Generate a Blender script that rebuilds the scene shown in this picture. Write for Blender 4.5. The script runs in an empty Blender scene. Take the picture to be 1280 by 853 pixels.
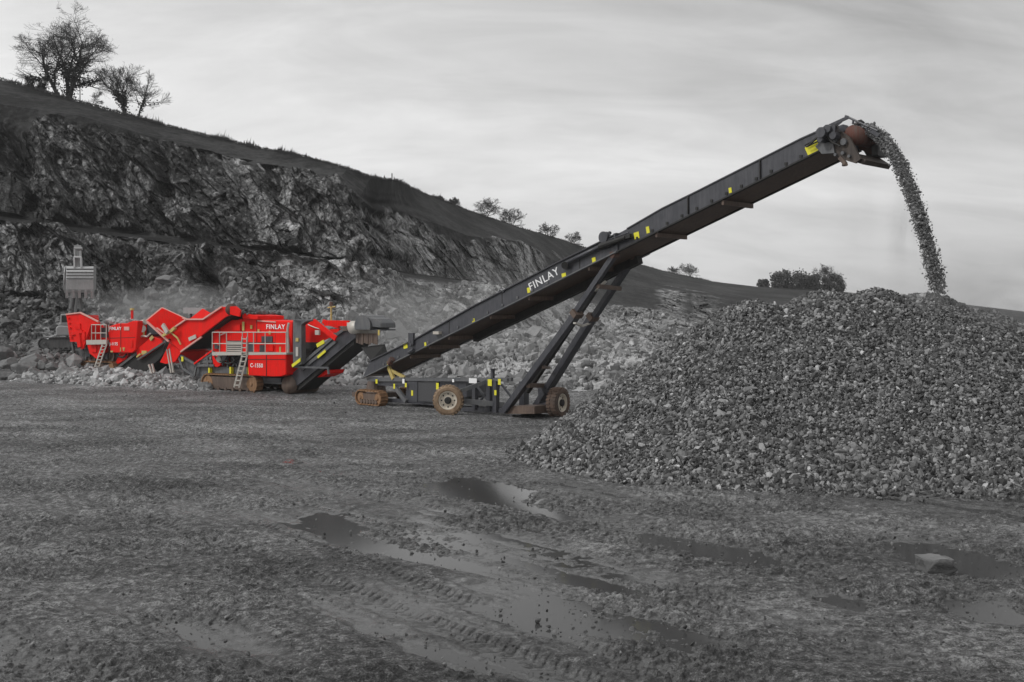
import bpy, math, random
import numpy as np

# ------------------------------------------------------------------ camera, sky, sun, exposure
F = 1372.0; HOR = 400.0; CAMH = 4.09
sc = bpy.context.scene
col = sc.collection
cam_d = bpy.data.cameras.new('camera'); cam = bpy.data.objects.new('camera', cam_d); col.objects.link(cam)
cam.location = (0, 0, CAMH); cam.rotation_euler = (math.radians(90), 0, 0)
cam_d.sensor_width = 36; cam_d.lens = 36 * F / 1280; cam_d.shift_y = -(426.5 - HOR) / 1280
cam_d.clip_start = 0.1; cam_d.clip_end = 6000
sc.camera = cam
sc.view_settings.view_transform = 'Standard'; sc.view_settings.look = 'None'
sc.view_settings.exposure = 0; sc.view_settings.gamma = 1; sc.view_settings.use_curve_mapping = False

SUN_EL, SUN_AZ = 48, -62      # azimuth measured from +Y (view direction) towards +X
w = bpy.data.worlds.new('World'); sc.world = w; w.use_nodes = True
nt = w.node_tree; nt.nodes.clear()
N = nt.nodes.new; Lk = nt.links.new
out = N('ShaderNodeOutputWorld'); bg = N('ShaderNodeBackground'); bg.inputs['Strength'].default_value = 0.1
sky = N('ShaderNodeTexSky'); sky.sky_type = 'NISHITA'; sky.sun_disc = False
sky.sun_elevation = math.radians(SUN_EL); sky.sun_rotation = math.radians(SUN_AZ)
bw = N('ShaderNodeRGBToBW'); Lk(sky.outputs[0], bw.inputs[0])
tc = N('ShaderNodeTexCoord'); sx = N('ShaderNodeSeparateXYZ'); Lk(tc.outputs['Generated'], sx.inputs[0])
def wmath(op, a, b=None, clamp=False):
    n = N('ShaderNodeMath'); n.operation = op; n.use_clamp = clamp
    for i, v in enumerate((a, b)):
        if v is None: continue
        if hasattr(v, 'default_value'): Lk(v, n.inputs[i])
        else: n.inputs[i].default_value = v
    return n.outputs[0]
zz = wmath('ADD', wmath('MAXIMUM', sx.outputs['Z'], 0.0), 0.45)
u_ = wmath('DIVIDE', sx.outputs['X'], zz); v_ = wmath('DIVIDE', sx.outputs['Y'], zz)
cb = N('ShaderNodeCombineXYZ'); Lk(u_, cb.inputs[0]); Lk(v_, cb.inputs[1])
mp = N('ShaderNodeMapping'); mp.inputs['Rotation'].default_value = (0, 0, math.radians(-32)); mp.inputs['Scale'].default_value = (0.6, 1.7, 1)
Lk(cb.outputs[0], mp.inputs[0])
n1 = N('ShaderNodeTexNoise'); n1.inputs['Scale'].default_value = 2.0; n1.inputs['Detail'].default_value = 7; n1.inputs['Roughness'].default_value = 0.55; n1.inputs['Distortion'].default_value = 0.6
Lk(mp.outputs[0], n1.inputs['Vector'])
n2 = N('ShaderNodeTexNoise'); n2.inputs['Scale'].default_value = 0.9; n2.inputs['Detail'].default_value = 3
Lk(mp.outputs[0], n2.inputs['Vector'])
n3 = N('ShaderNodeTexNoise'); n3.inputs['Scale'].default_value = 5.0; n3.inputs['Detail'].default_value = 6; n3.inputs['Roughness'].default_value = 0.6; n3.inputs['Distortion'].default_value = 0.8
Lk(mp.outputs[0], n3.inputs['Vector'])
cl = wmath('MULTIPLY', wmath('SUBTRACT', n1.outputs['Fac'], 0.5), 7.5)
cl2 = wmath('MULTIPLY', wmath('SUBTRACT', n2.outputs['Fac'], 0.5), 2.6)
cl3 = wmath('MULTIPLY', wmath('SUBTRACT', n3.outputs['Fac'], 0.5), 3.4)
base = wmath('ADD', wmath('ADD', wmath('ADD', cl, cl3), cl2), 6.95)
base = wmath('SUBTRACT', base, wmath('MULTIPLY', sx.outputs['X'], 2.6))      # the overcast is thicker to the right
base = wmath('SUBTRACT', base, wmath('MULTIPLY', wmath('SUBTRACT', 0.1, sx.outputs['Z'], True), 6.0))
tot = wmath('ADD', base, wmath('MULTIPLY', bw.outputs[0], 0.06))
Lk(tot, bg.inputs['Color']); Lk(bg.outputs[0], out.inputs['Surface'])

sun_d = bpy.data.lights.new('sun', 'SUN'); sun_d.energy = 1.5; sun_d.angle = math.radians(10); sun_d.color = (1, 0.995, 0.985)
sun = bpy.data.objects.new('sun', sun_d); col.objects.link(sun)
SUN_DIR = (-0.80, -0.30, 0.75)       # from the left, a little behind the camera
from mathutils import Vector, Matrix
sun.rotation_euler = Vector(SUN_DIR).to_track_quat('Z', 'Y').to_euler()
sky.sun_elevation = math.asin(Vector(SUN_DIR).normalized().z); sky.sun_rotation = math.atan2(SUN_DIR[0], SUN_DIR[1])

# ------------------------------------------------------------------ helpers
def P(px, py, D):
    return np.array([(px - 640) / F * D, D, CAMH - (py - HOR) / F * D])
def gY(py, z=0.0): return (CAMH - z) * F / (py - HOR)

rng = np.random.default_rng(7)
def _h(ix, iy, iz, s):
    with np.errstate(over='ignore'):
        h = (ix.astype(np.int64) * 374761393 + iy.astype(np.int64) * 668265263 + iz.astype(np.int64) * 2147483647 + s * 1442695041) & 0x7fffffff
        h = ((h ^ (h >> 13)) * 1274126177) & 0x7fffffff
        h = ((h ^ (h >> 16)) * 2246822519) & 0x7fffffff
        return (h ^ (h >> 15)) & 0x7fffffff
def rnd(ix, iy, iz, s): return _h(ix, iy, iz, s) / float(0x7fffffff)
def vnoise(p, s=0):
    i = np.floor(p).astype(np.int64); f = p - i; f = f * f * f * (f * (f * 6 - 15) + 10)
    r = 0
    for dx in (0, 1):
        for dy in (0, 1):
            for dz in (0, 1):
                wgt = (f[:, 0] if dx else 1 - f[:, 0]) * (f[:, 1] if dy else 1 - f[:, 1]) * (f[:, 2] if dz else 1 - f[:, 2])
                r = r + wgt * rnd(i[:, 0] + dx, i[:, 1] + dy, i[:, 2] + dz, s)
    return r * 2 - 1
def fbm(p, oct=4, s=0, gain=0.5):
    a, r = 1.0, 0
    q = p.copy()
    for k in range(oct):
        r = r + a * vnoise(q, s + k * 17); a *= gain; q = q * 2.03 + 7.3
    return r
def blocks(p, s=0):
    """Worley cells, each cell a tilted plane: broken-rock facets. returns height in about -1..1 and a random value of the cell"""
    i = np.floor(p).astype(np.int64)
    best = np.full(len(p), 1e9); hgt = np.zeros(len(p)); cid = np.zeros(len(p))
    for dx in (-1, 0, 1):
        for dy in (-1, 0, 1):
            for dz in (-1, 0, 1):
                a, b, c = i[:, 0] + dx, i[:, 1] + dy, i[:, 2] + dz
                cx = a + rnd(a, b, c, s + 1); cy = b + rnd(a, b, c, s + 2); cz = c + rnd(a, b, c, s + 3)
                qx, qy, qz = p[:, 0] - cx, p[:, 1] - cy, p[:, 2] - cz
                d = qx * qx + qy * qy + qz * qz
                m = d < best
                t0 = rnd(a, b, c, s + 4); hh = (t0 - 0.5) + qx * (rnd(a, b, c, s + 5) - 0.5) * 1.6 + qz * (rnd(a, b, c, s + 6) - 0.5) * 1.6
                best = np.where(m, d, best); hgt = np.where(m, hh, hgt); cid = np.where(m, rnd(a, b, c, s + 7), cid)
    return hgt, cid

def np_mesh(name, verts, faces, mat=None, attrs=None, smooth=False):
    """verts (n,3), faces (m,k) all the same k"""
    me = bpy.data.meshes.new(name)
    n, m, k = len(verts), len(faces), faces.shape[1]
    me.vertices.add(n); me.vertices.foreach_set('co', np.asarray(verts, np.float32).ravel())
    me.loops.add(m * k); me.loops.foreach_set('vertex_index', faces.astype(np.int32).ravel())
    me.polygons.add(m); me.polygons.foreach_set('loop_start', np.arange(0, m * k, k, dtype=np.int32))
    me.polygons.foreach_set('loop_total', np.full(m, k, np.int32))
    me.polygons.foreach_set('use_smooth', np.full(m, smooth))
    for an, (dom, val) in (attrs or {}).items():
        a = me.attributes.new(an, 'FLOAT', dom); a.data.foreach_set('value', np.asarray(val, np.float32))
    me.update(calc_edges=True); me.validate()
    if mat: me.materials.append(mat)
    return me
def link(name, me, parent=None):
    o = bpy.data.objects.new(name, me); col.objects.link(o)
    if parent: o.parent = parent
    return o
def tag(o, label=None, cat=None, group=None, kind=None):
    if label: o['label'] = label
    if cat: o['category'] = cat
    if group: o['group'] = group
    if kind: o['kind'] = kind
    return o
def grid_faces(nr, nc):
    r = np.arange(nr - 1)[:, None] * nc; c = np.arange(nc - 1)[None, :]
    a = (r + c).ravel()
    return np.stack([a, a + 1, a + nc + 1, a + nc], 1)

# ------------------------------------------------------------------ materials
class NT:
    def __init__(s, name):
        s.m = bpy.data.materials.new(name); s.m.use_nodes = True; s.t = s.m.node_tree
        s.b = s.t.nodes['Principled BSDF']; s.o = s.t.nodes['Material Output']
    def n(s, t, **k):
        x = s.t.nodes.new(t)
        for a, v in k.items():
            if a in x.inputs: 
                x.inputs[a].default_value = v
            else: setattr(x, a, v)
        return x
    def l(s, a, b): s.t.links.new(a, b)
    def math(s, op, a, b=None, clamp=False):
        x = s.t.nodes.new('ShaderNodeMath'); x.operation = op; x.use_clamp = clamp
        for i, v in enumerate((a, b)):
            if v is None: continue
            if hasattr(v, 'default_value'): s.l(v, x.inputs[i])
            else: x.inputs[i].default_value = v
        return x.outputs[0]
    def pos(s, scale=(1, 1, 1), rot=(0, 0, 0), vt='POINT'):
        g = s.t.nodes.new('ShaderNodeTexCoord').outputs['Object']
        m = s.n('ShaderNodeMapping'); m.vector_type = vt; m.inputs['Scale'].default_value = scale; m.inputs['Rotation'].default_value = rot
        s.l(g, m.inputs[0]); return m.outputs[0]
    def noise(s, vec, scale, detail=4, rough=0.55, dist=0):
        x = s.n('ShaderNodeTexNoise'); x.inputs['Scale'].default_value = scale; x.inputs['Detail'].default_value = detail
        x.inputs['Roughness'].default_value = rough; x.inputs['Distortion'].default_value = dist
        s.l(vec, x.inputs['Vector']); return x.outputs['Fac']
    def ramp(s, fac, stops):
        x = s.n('ShaderNodeValToRGB'); e = x.color_ramp.elements
        while len(e) > 1: e.remove(e[-1])
        e[0].position, c = stops[0][0], stops[0][1]; e[0].color = (*((c,) * 3 if not hasattr(c, '__len__') else c), 1)
        for p_, c in stops[1:]:
            k = e.new(p_); k.color = (*((c,) * 3 if not hasattr(c, '__len__') else c), 1)
        s.l(fac, x.inputs[0]); return x.outputs[0]
    def mix(s, fac, a, b):
        x = s.n('ShaderNodeMix', data_type='RGBA')
        for i, v in ((0, fac), (6, a), (7, b)):
            if hasattr(v, 'default_value'): s.l(v, x.inputs[i])
            elif i == 0: x.inputs[i].default_value = v
            else: x.inputs[i].default_value = (*v, 1) if hasattr(v, '__len__') else (v, v, v, 1)
        return x.outputs[2]
    def bump(s, h, strength, dist):
        x = s.n('ShaderNodeBump'); x.inputs['Strength'].default_value = strength; x.inputs['Distance'].default_value = dist
        s.l(h, x.inputs['Height']); s.l(x.outputs[0], s.b.inputs['Normal'])
    def attr(s, name):
        x = s.n('ShaderNodeAttribute', attribute_name=name); return x.outputs['Fac']

def mat_stone(name, lo, hi, scale=6, rough=0.85, bump=0.5, bd=0.02, spec=0.4):
    t = NT(name); v = t.pos()
    tone = t.attr('tone')
    c = t.ramp(tone, [(0, lo), (0.75, (lo + hi) / 2), (1, hi)])
    nz = t.noise(v, scale, 5, 0.65)
    k = t.math('ADD', t.math('MULTIPLY', nz, 1.1), 0.45)
    x = t.n('ShaderNodeMix', data_type='RGBA', blend_type='MULTIPLY'); x.inputs[0].default_value = 1
    t.l(c, x.inputs[6]); t.l(k, x.inputs[7]); t.l(x.outputs[2], t.b.inputs['Base Color'])
    t.b.inputs['Roughness'].default_value = rough; t.b.inputs['Specular IOR Level'].default_value = spec
    t.bump(t.noise(v, scale * 2.5, 6, 0.7), bump, bd)
    return t.m
M = {}
M['stockstone'] = mat_stone('stockpile stone', 0.022, 0.62, 14, 0.72, 0.5, 0.01, 0.5)
M['scree'] = mat_stone('scree stone', 0.06, 0.50, 3, 0.85)
M['boulder'] = mat_stone('boulder stone', 0.09, 0.30, 2.2, 0.8, 0.9, 0.06)
M['fallstone'] = mat_stone('falling stone', 0.07, 0.42, 12, 0.8)

# hillside: rock, loose ground and grass (with the painted bench shade) by attributes
t = NT('quarry hillside'); v = t.pos()
tone = t.attr('tone'); grass = t.attr('grass'); loose = t.attr('loose')
vb = t.pos((2.0, 1.3, 0.6), (0, math.radians(47), 0), 'TEXTURE')
strata = t.noise(vb, 1.1, 8, 0.78, 0.0)
fine = t.noise(v, 2.6, 9, 0.82)
rk = t.math('MULTIPLY', t.math('ADD', t.math('MULTIPLY', strata, 1.0), t.math('MULTIPLY', fine, 0.9)), 1.0)
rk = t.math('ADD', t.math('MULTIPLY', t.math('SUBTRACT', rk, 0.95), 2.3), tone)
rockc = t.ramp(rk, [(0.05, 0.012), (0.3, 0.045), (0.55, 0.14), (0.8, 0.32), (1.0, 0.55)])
lsn = t.noise(v, 2.2, 8, 0.75)
loosec = t.ramp(t.math('ADD', lsn, t.math('MULTIPLY', t.math('SUBTRACT', tone, 0.5), 0.6)), [(0.34, 0.04), (0.5, 0.18), (0.66, 0.42)])
gn = t.noise(v, 1.3, 8, 0.75); gn2 = t.noise(v, 0.12, 4, 0.6)
grc = t.ramp(t.math('ADD', t.math('MULTIPLY', gn, 0.55), t.math('MULTIPLY', gn2, 0.5)), [(0.38, 0.004), (0.5, 0.014), (0.62, 0.05)])
c1 = t.mix(loose, rockc, loosec); c2 = t.mix(grass, c1, grc)
t.l(c2, t.b.inputs['Base Color']); t.b.inputs['Roughness'].default_value = 0.9; t.b.inputs['Specular IOR Level'].default_value = 0.25
t.bump(t.math('ADD', t.noise(v, 3.5, 8, 0.75), strata), 0.7, 0.14)
M['hill'] = t.m

# wet muddy quarry floor
t = NT('wet quarry floor'); v = t.pos()
wet = t.attr('wet')
big = t.noise(t.pos((0.5, 1, 1), (0, 0, math.radians(-35))), 0.35, 5, 0.6)
mid = t.noise(v, 7, 9, 0.8); fin = t.noise(v, 34, 6, 0.85)
s_ = t.math('ADD', t.math('MULTIPLY', mid, 0.55), t.math('MULTIPLY', fin, 0.45))
s_ = t.math('ADD', s_, t.math('MULTIPLY', t.math('SUBTRACT', big, 0.5), 0.2))
dry = t.ramp(s_, [(0.41, 0.018), (0.475, 0.082), (0.53, 0.23), (0.59, 0.55)])
wetc = t.ramp(s_, [(0.4, 0.04), (0.5, 0.078), (0.62, 0.13)])
t.l(t.mix(wet, dry, wetc), t.b.inputs['Base Color'])
rr = t.math('SUBTRACT', t.math('ADD', t.math('MULTIPLY', fin, 0.3), 0.50), t.math('MULTIPLY', wet, 0.45))
t.l(rr, t.b.inputs['Roughness']); t.b.inputs['Specular IOR Level'].default_value = 0.35
t.bump(t.math('MULTIPLY', t.math('ADD', t.math('MULTIPLY', mid, 1.8), fin), t.math('SUBTRACT', 1.05, wet)), 1.0, 0.06)
M['ground'] = t.m
t = NT('puddle water'); t.b.inputs['Base Color'].default_value = (0.05, 0.05, 0.05, 1); t.b.inputs['Roughness'].default_value = 0.10; t.b.inputs['IOR'].default_value = 1.26
t.bump(t.noise(t.pos(), 6, 2, 0.5), 0.06, 0.004)
M['water'] = t.m

# ------------------------------------------------------------------ ground
TT = np.concatenate([np.linspace(-8, -0.75, 14)[:-1], np.linspace(-0.75, 0.75, 900), np.linspace(0.75, 8, 14)[1:]])
DD = np.concatenate([[-80, -30, -8, 0, 4, 7, 9], np.geomspace(10, 80, 880)[0:], [84, 90, 120, 200, 400, 800, 1200]])
def ground_h(x, y):
    """height of the mud floor; x, y arrays"""
    p = np.stack([x, y, np.zeros_like(x)], 1)
    near = np.clip((78 - y) / 20, 0, 1) * np.clip((y - 4) / 4, 0, 1)
    a = math.radians(-52)                                             # ruts run from the lower right to the upper left
    u = x * math.cos(a) - y * math.sin(a) * -1; 
    u = x * math.cos(a) + y * math.sin(a) * -1; vv = x * math.sin(a) + y * math.cos(a)
    h = 0.072 + 0.05 * fbm(p * 0.16, 3, 3)
    pr = np.stack([(x * 0.65 - y * 0.76) * 0.09, (y * 0.65 + x * 0.76) + 0.35 * vnoise(p * 0.15, 77), np.zeros_like(x)], 1)   # ruts and scrape marks
    h = h + 0.042 * fbm(pr * np.array([1, 1.1, 1]), 4, 11, 0.6) + 0.012 * fbm(pr * np.array([3, 5.5, 1]), 3, 14, 0.6)
    h = h + 0.020 * fbm(p * 2.3, 4, 21, 0.6)
    return h, near
X = (TT[None, :] * np.maximum(np.abs(DD), 6)[:, None]).ravel(); Y = np.repeat(DD, len(TT))
h, near = ground_h(X, Y)
pp = np.stack([X, Y, np.zeros_like(X)], 1)
# clods
c1, id1 = blocks(pp * 7.0, 31)
c2 = fbm(pp * 12, 3, 41)
cl_mask = np.clip(fbm(pp * 0.5, 3, 51) * 1.2 + 0.45, 0, 1)
h = h + near * (0.045 * np.clip(c2, -0.3, 1) * cl_mask + 0.022 * c1 * cl_mask)
# puddle hollows, (px, py, half width px, half height px, depth)
for (qx, qy, wx, wy, dp) in [(600, 614, 58, 13, .15), (410, 655, 42, 14, .11), (462, 684, 50, 9, .07), (255, 790, 85, 24, .075), (90, 835, 110, 12, .05),
                             (920, 694, 130, 12, .15), (1185, 700, 95, 19, .20), (1060, 757, 55, 12, .13), (1235, 765, 65, 18, .22), (700, 775, 75, 20, .12),
                             (830, 796, 90, 16, .14), (560, 704, 70, 8, .05), (880, 838, 150, 14, .07), (1250, 718, 60, 10, .07), (760, 735, 50, 6, .05), (640, 745, 90, 8, .04),
                             (690, 642, 30, 5, .06), (1130, 840, 120, 10, .06), (600, 830, 80, 14, .05)]:
    yc = gY(qy); xc = (qx - 640) / F * yc
    IX = 640 + X / np.maximum(Y, 5) * F; IY = HOR + CAMH * F / np.maximum(Y, 5)
    ex = (IX - qx) / wx; ey = (IY - qy - (IX - qx) * 0.18) / wy
    h = h - dp * np.exp(-(ex ** 2 + ey ** 2) ** 1.3 * 0.9)
# tyre tracks with lug prints at the right
lug = []
for (ax, ay, bx, by, wd) in [(1175, 700, 1300, 610, .5), (0, 600, 420, 505, .45), (120, 640, 560, 525, .45), (860, 640, 1100, 720, .3)]:
    A = P(ax, ay, gY(ay)); B = P(bx, by, gY(by)); d = B - A; Ln = np.hypot(d[0], d[1]); d = d / Ln
    s = (X - A[0]) * d[0] + (Y - A[1]) * d[1]; q = -(X - A[0]) * d[1] + (Y - A[1]) * d[0]
    m = np.exp(-(q / wd) ** 6) * np.clip(s + .5, 0, 1) * np.clip(Ln - s + .5, 0, 1)
    h = h + m * (0.028 * np.sign(np.sin((s + np.abs(q) * .6) * 2 * math.pi / 0.26)) * 0.5 - 0.01)
for k, (off_, wd, dep) in enumerate([(-6.0, .28, 1), (-4.1, .28, 1), (-1.2, .35, .8), (.9, .35, .8), (3.2, .22, 1), (4.9, .22, 1), (9.0, .45, .7), (13.5, .3, .9), (15.6, .3, .9), (20, .4, .8), (24, .3, .8), (28.5, .4, .7), (33, .3, .7), (35, .3, .7)]):
    q = (Y * .65 + X * .76) - off_ - 14 + 0.9 * np.sin((X * .65 - Y * .76) * .09 + k * 1.3) ; s = X * .65 - Y * .76
    m = np.exp(-(q / wd) ** 4) * near
    h = h + m * dep * (0.011 * np.sign(np.sin((s + np.abs(q) * .7) * 2 * math.pi / 0.19)) - 0.022) + 0.016 * dep * np.exp(-((np.abs(q) - wd * 1.25) / .09) ** 2) * near
h = h + 0.07 * np.clip((360 - (640 + X / np.maximum(Y, 5) * F)) / 60, 0, 1) * np.clip((Y - 21) / 4, 0, 1)
lvl = 0.0
wetv = np.clip((0.070 - h) / 0.05, 0, 1) * np.clip((36 - Y) / 12, 0.2, 1)
near2 = np.where((Y < 83) & (Y > 2), 1, 0)
h = np.where(near2 > 0, h, 0.05)
me = np_mesh('ground', np.stack([X, Y, h], 1), grid_faces(len(DD), len(TT))[:, ::1], M['ground'], {'wet': ('POINT', wetv)}, True)
tag(link('ground', me), kind='structure')
wx, wy = np.meshgrid(np.array([-14., 0, 14, 24]), np.array([8., 18, 26, 33]))
me = np_mesh('puddle_water', np.stack([wx.ravel(), wy.ravel(), np.full(wx.size, 0.002)], 1), grid_faces(4, 4), M['water'])
tag(link('puddle_water', me), kind='structure')

# ------------------------------------------------------------------ hillside: rows of (y, D) traced per image column, built at its own distance
# foot, berm top, shelf back, talus top, bench front, bench back, upper cliff top, skyline
TAB = {
 -300: (478,72, 455,76, 440,85, 350,94, 215,100, 208,104, 60,112, 20,125),
    0: (478,72, 450,77, 437,86, 360,94, 277,99, 270,103, 130,112, 100,124),
  100: (478,71, 464,75, 440,86, 372,94, 292,99, 285,103, 145,112, 128,122),
  200: (484,68.5, 475,72, 448,85, 385,93, 304,98, 297,102, 174,112, 156,120),
  320: (486,66.5, 478,71, 446,82, 385,92, 320,97, 313,101, 207,110, 185,119),
  375: (486,66, 478,71, 443,82, 388,91, 326,96, 320,99, 218,108, 195,116),
  435: (486,65.5, 478,71, 440,82, 390,90, 337,95, 330,98, 224,105, 211,112),
  464: (486,65.5, 478,71, 440,82, 392,90, 341,95, 334,97, 258,102, 222,115),
  480: (486,65.3, 478,71, 441,82, 393,91, 343,97, 337,105, 270,112, 224,120),
  498: (487,65.0, 479,70.5, 446,82, 396,92.5, 346,100, 340,117, 269,128, 226,137),
  520: (487,64.5, 480,70, 452,82, 400,94, 350,101, 344,128, 269,134, 238,152),
  585: (488,64, 480,70, 455,82, 408,95, 358,102, 352,140, 295,147, 263,172),
  650: (490,62.5, 482,68, 458,78, 415,99, 366,106, 361,152, 302,160, 285,185),
  700: (491,61.6, 478,66, 460,72, 418,103, 376,111, 372,165, 330,174, 299,205),
  760: (491,61.6, 472,66, 458,72, 425,110, 386,130, 383,170, 350,205, 319,240),
  830: (491,61.6, 470,66, 456,72, 428,112, 391,140, 387,175, 362,205, 339,255),
  890: (491,61.6, 470,66, 456,72, 428,115, 403,145, 398,180, 372,200, 352,260),
  950: (491,61.6, 470,66, 456,72, 430,115, 410,150, 405,180, 385,200, 359,265),
 1010: (491,61.6, 470,66, 456,72, 430,115, 412,150, 406,180, 390,200, 361,270),
 1150: (491,61.6, 475,66, 460,72, 430,115, 413,150, 408,180, 397,210, 374,280),
 1300: (491,61.6, 480,66, 465,72, 430,115, 414,150, 410,180, 404,215, 392,290),
 1700: (491,61.6, 480,66, 465,72, 430,115, 414,150, 410,180, 400,215, 385,290),
}
kx = sorted(TAB); tab = np.array([TAB[k] for k in kx], float)
PXS = np.concatenate([np.linspace(-300, -20, 90)[:-1], np.linspace(-20, 960, 860), np.linspace(960, 1700, 160)[1:]])
seg_rows = [26, 26, 60, 80, 10, 125, 40]
def rowpts(j, sh=0.0):
    q_ = PXS + sh * np.clip(1 - np.abs(PXS - 465) / 90, 0, 1); y = np.interp(q_, kx, tab[:, 2 * j]); D = np.interp(q_, kx, tab[:, 2 * j + 1])
    return np.stack([(PXS - 640) / F * D, D, CAMH - (y - HOR) / F * D], 1)
RP = [rowpts(j) for j in range(8)]
foot = RP[0].copy(); foot[:, 2] = -0.6; foot[:, 1] -= 0.8
rows = [foot]; vpar = [np.full(len(PXS), -0.02)]
for j in range(7):
    for k in range(seg_rows[j]):
        a = k / seg_rows[j]
        vv0 = j + a; shf = 20 * np.interp(vv0, [4.6, 5, 6, 7], [0, 0, 1, 0]) + (6 * math.sin(vv0 * 9) + 4 * math.sin(vv0 * 23 + 1)) * np.interp(vv0, [3, 4, 6, 6.6], [0, 1, 1, 0])
        rows.append(rowpts(j, shf) * (1 - a) + rowpts(j + 1, shf) * a); vpar.append(np.full(len(PXS), j + a))
rows.append(RP[7]); vpar.append(np.full(len(PXS), 7.0))
for dy, dz in ((6, -1.0), (20, -5), (60, -16)):
    b = RP[7].copy(); sc_ = (b[:, 1] + dy) / b[:, 1]; b[:, 0] *= sc_; b[:, 1] += dy; b[:, 2] += dz; rows.append(b); vpar.append(np.full(len(PXS), 7.5))
HP = np.concatenate(rows); VP = np.concatenate(vpar); NC = len(PXS); NRr = len(rows)
PXP = np.tile(PXS, NRr)
Dv = HP[:, 1]
jit = 0.30 * fbm(HP * 0.12, 4, 61) + 0.12 * fbm(HP * 0.5, 3, 62)
g_edge = 6.0 + jit * 0.9
upper_rock = np.interp(PXP, [-300, 600, 665, 700, 790, 815, 835, 850, 862, 872, 885, 900, 915, 1700], [1, 1, .8, 0, 0, .0, 1, .8, .1, .9, .9, .3, 0, 0])
grass_shade = np.clip((VP - g_edge) * 9 + 0.5, 0, 1)
far_grass = (VP > 4.75) * (1 - np.clip(upper_rock * 1.5 - 0.3 + jit * 1.4, 0, 1))
grass_shade = np.maximum(grass_shade, far_grass)
low_far = np.interp(PXP, [780, 860, 930], [0, .5, 1]) * (VP > 3.4); grass_shade = np.maximum(grass_shade, low_far * np.clip(0.7 + jit * 2, 0, 1))
# grassy tongues on the cliff and weedy ledges; bench shadow painted in as dark soil
tong = np.clip((fbm(np.stack([HP[:, 0] * .16 + HP[:, 2] * .13, HP[:, 1] * .1, HP[:, 2] * .05], 1), 4, 71) - 0.30) * 5, 0, 1) * (VP > 4.2) * 0.6
grass_shade = np.maximum(grass_shade, tong * (VP > 5.0))
loosev = np.clip((3.15 + jit * 1.2 - VP) * 3, 0, 1)
bench_shade = ((VP > 4.25) & (VP < 5.03) & (PXP < 660)).astype(float); grass_shade = np.maximum(grass_shade, bench_shade)  # shadow line under the upper cliff, painted dark through the grass mask
isl = np.clip(fbm(HP * 0.2, 3, 77) * 2.0 - 0.2, 0, 1) * (VP > 3) * (VP < 4) * 0.8
loosev = np.maximum(loosev, isl)
# faceting along the bedding (dips to the right at about 47 degrees)
a = math.radians(-47); ca, sa = math.cos(a), math.sin(a)
bu = HP[:, 0] * ca - HP[:, 2] * sa * 1.0; bv = HP[:, 0] * -sa * -1 * -1 + HP[:, 2] * ca
bu = HP[:, 0] * ca + HP[:, 2] * sa; bv = -HP[:, 0] * sa + HP[:, 2] * ca
sc_far = np.interp(Dv, [60, 100, 200], [1, 1, 1.5])
Q = np.stack([bu * 0.30, HP[:, 1] * 0.3, bv * 0.85], 1)
wq = np.stack([fbm(HP * 0.25, 2, 81), fbm(HP * 0.25, 2, 82), fbm(HP * 0.25, 2, 83)], 1) * 0.13
b1, i1 = blocks(Q * 0.26 + wq, 91); b2, i2 = blocks(Q * 0.75 + wq, 101); b3, i3 = blocks(Q * 2.1 + wq, 111); b4, i4 = blocks(HP * 2.2, 121)
bw_ = bv + 1.3 * fbm(HP * 0.12, 3, 87)
saw = (bw_ / 3.4) % 1.0; saw2 = ((bw_ + 0.4 * fbm(HP * 0.6, 2, 88)) / 1.15) % 1.0
sawm = np.clip(0.5 + 1.2 * fbm(HP * 0.10, 2, 89), 0, 1)
rocky = (1 - grass_shade) * (1 - loosev)
ramp_up = np.clip((VP - 0.2) * 2, 0, 1)
edge = np.clip((7 - VP) * 4, 0, 1)
disp = rocky * (2.0 * b1 + 1.2 * b2 + 0.5 * b3 + 0.13 * b4 + sawm * np.interp(PXP, [440, 540], [1, .55]) * (1.3 * saw + 0.45 * saw2)) * np.interp(PXP, [470, 500], [1, 1.05]) + loosev * ramp_up * (0.5 * fbm(HP * 0.5, 3, 131) + 0.35 * b4) + grass_shade * 0.5 * fbm(HP * 0.3, 4, 141)
disp = disp * ramp_up * (0.15 + 0.85 * edge)
# recesses: the dark hole low on the face and the bay high on the left
for (qx, vy, rx, ry, dp) in [(250, 3.55, 16, .16, 4.0), (262, 3.35, 14, .15, 3.5), (10, 5.55, 30, .22, 3.5), (345, 5.75, 14, .2, 3.0), (205, 5.5, 10, .5, 1.6), (480, 5.5, 6, .5, 2)]:
    disp = disp - dp * np.exp(-(((PXP - qx) / rx + (VP - vy) / ry * 0.5) ** 2 + ((VP - vy) / ry) ** 2))
HP2 = HP.copy()
HP2[:, 1] -= disp * 0.85; HP2[:, 2] += disp * 0.25 * edge * rocky
HP2[:, 2] += loosev * ramp_up * 0.25 * b4 * edge
# bench is a real ledge; its shadow line is coloured in above
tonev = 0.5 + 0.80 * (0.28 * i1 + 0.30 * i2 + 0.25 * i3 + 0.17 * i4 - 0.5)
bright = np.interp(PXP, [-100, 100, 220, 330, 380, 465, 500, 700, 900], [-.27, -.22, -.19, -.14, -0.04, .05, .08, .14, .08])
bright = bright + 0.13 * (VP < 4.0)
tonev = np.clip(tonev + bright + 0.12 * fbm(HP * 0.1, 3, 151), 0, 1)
me = np_mesh('hillside', HP2, grid_faces(NRr, NC), M['hill'], {'tone': ('POINT', tonev), 'grass': ('POINT', grass_shade), 'loose': ('POINT', loosev)}, False)  # 'grass' also carries the painted bench shade
tag(link('hillside', me), kind='structure')
HG = HP2.reshape(NRr, NC, 3); VG = VP.reshape(NRr, NC)
def hill_at(px, v):
    c = int(np.argmin(np.abs(PXS - px))); r = int(np.argmin(np.abs(VG[:, c] - v))); return HG[r, c]

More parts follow.
